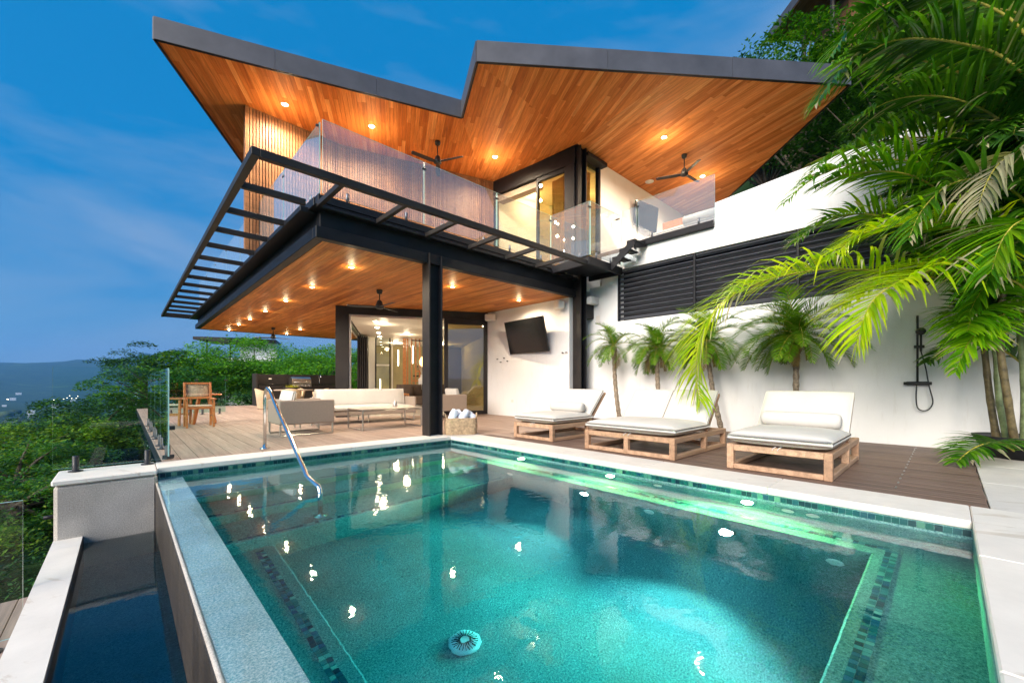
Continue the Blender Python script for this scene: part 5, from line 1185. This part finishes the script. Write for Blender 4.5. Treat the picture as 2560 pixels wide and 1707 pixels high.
gtree(1.5, 32.0, 3.6, 'tall dark spreading tree above the others left of the terrace', 2.5, 30, leaf='leafdark', n_pads=50, leaves=110, lsize=.13, thick=.75, flat=.16)
gtree(-5.6, 20.5, -1.2, 'green tree far down the slope at the left edge', 3.0, 15, leaf='leafmix', n_pads=60, leaves=110, lsize=.13)
gtree(-5.4, 30.5, -1.6, 'rounded dark tree further down the slope', 3.6, 16, leaf='leafdark', n_pads=60, leaves=110, lsize=.16, thick=.7)
gtree(-.5, 38.0, .2, 'dark tree beyond the flat topped one', 4.2, 17, leaf='leafdark', n_pads=70, leaves=110, lsize=.2, thick=.7)
gtree(4.0, 41.0, 1.9, 'distant green tree behind the open feathery one', 4.4, 18, leaf='leafmix', n_pads=70, leaves=110, lsize=.2, thick=.7)
gtree(12.5, 48.0, 4.6, 'big green tree in front of the neighbouring house', 6.0, 19, leaf='leafmix', n_pads=90, leaves=110, lsize=.24, thick=.6)
gtree(22.0, 4.6, 16.4, 'dark green tree high on the bank behind the roof', 3.6, 20, leaf='leafmix', n_pads=90, leaves=130, lsize=.15, thick=.75, group='trees on the bank above')
gtree(19.5, 1.0, 13.0, 'dense dark tree on the bank behind the tall palm', 3.4, 21, leaf='leafdark', n_pads=80, leaves=120, lsize=.17, thick=.9, group='trees on the bank above')
gtree(18.0, -2.6, 10.6, 'dense dark tree on the bank at the right edge', 3.6, 22, leaf='leafdark', n_pads=80, leaves=120, lsize=.17, thick=1.0, group='trees on the bank above')
gtree(16.0, 1.2, 8.6, 'dark bushy tree directly above the garden wall', 2.6, 23, leaf='leafdark', n_pads=70, leaves=120, lsize=.14, thick=.9, group='trees on the bank above')
gtree(25.5, -2.0, 19.5, 'tall dark tree at the top of the bank', 4.5, 24, leaf='leafdark', n_pads=80, leaves=110, lsize=.22, thick=.9, group='trees on the bank above')
gtree(24.5, 6.5, 16.6, 'dark tree below the roof of the house on the hill', 3.2, 29, leaf='leafdark', n_pads=80, leaves=110, lsize=.18, thick=.9, group='trees on the bank above')
# shrubs in the planter on top of the garden wall
def shrub(name, label, loc, r, h, seed, leaf, n=900, ls=.08, group=None):
    rg = random.Random(seed); t = thing(name, label, 'shrub', loc, 0, group); mb = MB(); st_ = MB()
    for k in range(9): a = rg.uniform(0, 6.28); st_.tube([(0, 0, 0), (r*.5*cos(a), r*.5*sin(a), h*.6)], [.02, .008], 5)
    for k in range(n):
        a = rg.uniform(0, 6.28); rr = r*sqrt(rg.random()); z = h*(.15+.85*rg.random())*sqrt(max(.05, 1-(rr/r)**2)); q = Vector((rr*cos(a), rr*sin(a), z)); n_ = Vector((rg.gauss(0, 1), rg.gauss(0, 1), rg.gauss(.8, .8))).normalized(); e = n_.orthogonal().normalized(); f = n_.cross(e); L = ls*rg.uniform(.6, 1.3); b = len(mb.v)
        mb.v += [tuple(q-e*L), tuple(q-f*L*.5), tuple(q+e*L), tuple(q+f*L*.5)]; mb.f.append((b, b+1, b+2, b+3))
    st_.build('stem', MT['bark'], t); mb.build('foliage', MT[leaf], t)
for k, (x, y, r, h, m_, lb) in enumerate(((12.2, 1.2, 1.3, 1.9, 'leafdark', 'dark shrub behind the planter at the palm'), (13.4, 3.0, 1.4, 2.1, 'leafdark', 'dark shrub under the roof edge on the bank'), (14.6, 4.6, 1.3, 1.9, 'leafdark', 'dark shrub deepest under the right eave'), (11.0, -.6, 1.2, 2.0, 'leafdark', 'dark shrub behind the tall palm crown'))): shrub('bank_shrub', lb, (x, y, ground_z(x, y) if ground_z(x, y) > 4.3 else 4.3), r, h, 80+k, m_, 1500, .10, 'shrubs on the bank')
for k, (x, y, lb) in enumerate(((9.9, 2.9, 'small yellow green succulent nearest the terrace glass'), (9.9, 2.3, 'yellow green succulent second along the wall top'), (9.95, 1.7, 'yellow green succulent on the wall top before the fronds'), (9.9, 1.0, 'succulent on the wall top half behind the fronds'))): shrub('wall_succulent', lb, (x, y, 4.85+(3.43-y)*.087-.25), .26, .42, 90+k, 'succ', 160, .07, 'succulents along the wall top')
MB().box(9.61, 10.3, -2, 3.4, 4.0, 4.75).build('planter_soil', MT['grass'], gw)
# ------------------------------------------------------------------ far buildings
nb = thing('house_on_hill', 'brown house with wide overhanging roof above the bank, top right', 'house')
MB().prism([(29.6, 7.8), (26.0, 4.0), (36, -6), (40, -2)], 22.6, 23.15).build('roof', MT['fascia'], nb)
so_ = group_part('soffit', nb)
for i, p in enumerate(zone([[(29.6, 7.75), (26.05, 4.0), (36, -5.95), (39.95, -2)]], radians(45), .35, 3, 6, 44)): MB().prism(p, 22.55, 22.595).build('plank', MT['nbwood'], so_)
MB().prism([(30.6, 5.6), (28.8, 3.7), (36, -3.5), (38, -1.5)], 17.5, 22.54).build('wall', MT['nbwood'], nb)
for x, y in ((29.5, 5.9), (28.0, 4.3)): MB().tube([(x, y, 15), (x, y, 22.54)], .12, 8).build('post', MT['bronze'], nb)
n2 = thing('neighbour_house', 'white house with thin dark roof and railing behind the trees', 'house', (11.2, 71.9, 0), radians(-20))
MB().prism([(-4, -1.5), (0, -2.0), (6, -1), (6, 6), (-3, 6)], 7.1, 7.5).build('roof', MT['bronze'], n2)
box('wall', MT['white'], n2, 1.2, 6, .5, 6, -14, 7.1); box('floor_slab', MT['white'], n2, -3.6, 6, -1.2, 6, 4.2, 4.6); box('lower_wall', MT['white'], n2, -1, 6, .0, 6, -14, 4.2)
for x in (-2.6, .2): MB().tube([(x, -.6, 4.6), (x, -.6, 7.1)], .1, 8).build('post', MT['black'], n2)
rl = MB(); bar(rl, (-3.6, -1.1, 5.6), (1.2, -1.1, 5.6), .07, .07)
for k in range(25): bar(rl, (-3.6+k*.2, -1.1, 4.6), (-3.6+k*.2, -1.1, 5.6), .04, .04)
rl.build('railing', MT['black'], n2)
n3 = thing('white_house', 'small white house glimpsed between trees behind the grill', 'house', (10.5, 46, 0), radians(-15)); box('wall', MT['white'], n3, -3, 4, 0, 5, -12, 2.3); box('roof', MT['fascia'], n3, -3.4, 4.4, -.4, 5.4, 2.305, 2.6)
for k in range(3): box('window', MT['blackgloss'], n3, -2.2+k*2, -1.2+k*2, -.02, .05, .2, 1.6)
# ------------------------------------------------------------------ valley forest and town
R.seed(77); mb = MB()
for k in range(2600):
    a = radians(R.uniform(66, 132)); r = 48*(1500/48)**(R.random()**.85); x, y = r*cos(a), r*sin(a); s = R.uniform(3.0, 6.5)*(.7+r/900)
    if r < 65 and x > -3: continue
    z = ground_z(x, y); nb_ = len(mb.v); n_ = 8
    for i, (f, h) in enumerate(((.7, 0), (1, .35), (.8, .75), (.35, 1.0))):
        for j in range(n_): t = 2*pi*j/n_+i*.3; q = f*s*R.uniform(.8, 1.2); mb.v.append((x+q*cos(t), y+q*sin(t), z+s*h*.95*R.uniform(.85, 1.12)-.5))
    for i in range(3):
        for j in range(n_): mb.f.append((nb_+i*n_+j, nb_+i*n_+(j+1) % n_, nb_+(i+1)*n_+(j+1) % n_, nb_+(i+1)*n_+j))
    mb.f.append(tuple(range(nb_+3*n_, nb_+4*n_)))
vf = mb.build('valley_forest', MT['canopy'], None, True, 'stuff'); vf['label'] = 'distant forest canopy filling the valley'; vf['category'] = 'forest'
mb = MB(); tl = MB()
for k in range(34):
    a = radians(R.uniform(84, 108)); r = R.uniform(900, 3000); x, y = r*cos(a), r*sin(a); z = ground_z(x, y); s = R.uniform(4, 9); mb.box(x-s, x+s, y-s*.6, y+s*.6, z, z+s*1.3)
for k in range(9):
    a = radians(R.choice((93.5, 95, 97.5))+R.uniform(-.7, .7)); r = 2400+R.uniform(-200, 200); x, y = r*cos(a), r*sin(a); z = ground_z(x, y)+12; tl.box(x-.9, x+.9, y-.9, y+.9, z, z+1.6)
vt = mb.build('valley_town', MT['white'], None, False, 'stuff'); vt['label'] = 'scattered pale roofs of a town in the far valley'; vt['category'] = 'town'
vl = tl.build('town_lights', MT['led'], None, False, 'stuff'); vl['label'] = 'tiny lit lamps of the town across the valley'; vl['category'] = 'lights'
# ------------------------------------------------------------------ evening haze over the valley
hzm = bpy.data.materials.new('haze'); hzm.use_nodes = True; hn, hl = hzm.node_tree.nodes, hzm.node_tree.links
hn.remove(hn['Principled BSDF']); pv = hn.new('ShaderNodeVolumePrincipled'); pv.inputs['Color'].default_value = (.16, .48, 1.0, 1); pv.inputs['Density'].default_value = .00015; pv.inputs['Anisotropy'].default_value = .2
hl.new(pv.outputs[0], hn['Material Output'].inputs['Volume'])
hb = MB().box(-6700, 6700, -6700, 6700, -120, 420).build('haze', hzm, None, kind='stuff'); hb['label'] = 'thin blue evening haze lying over the valley'; hb['category'] = 'haze'
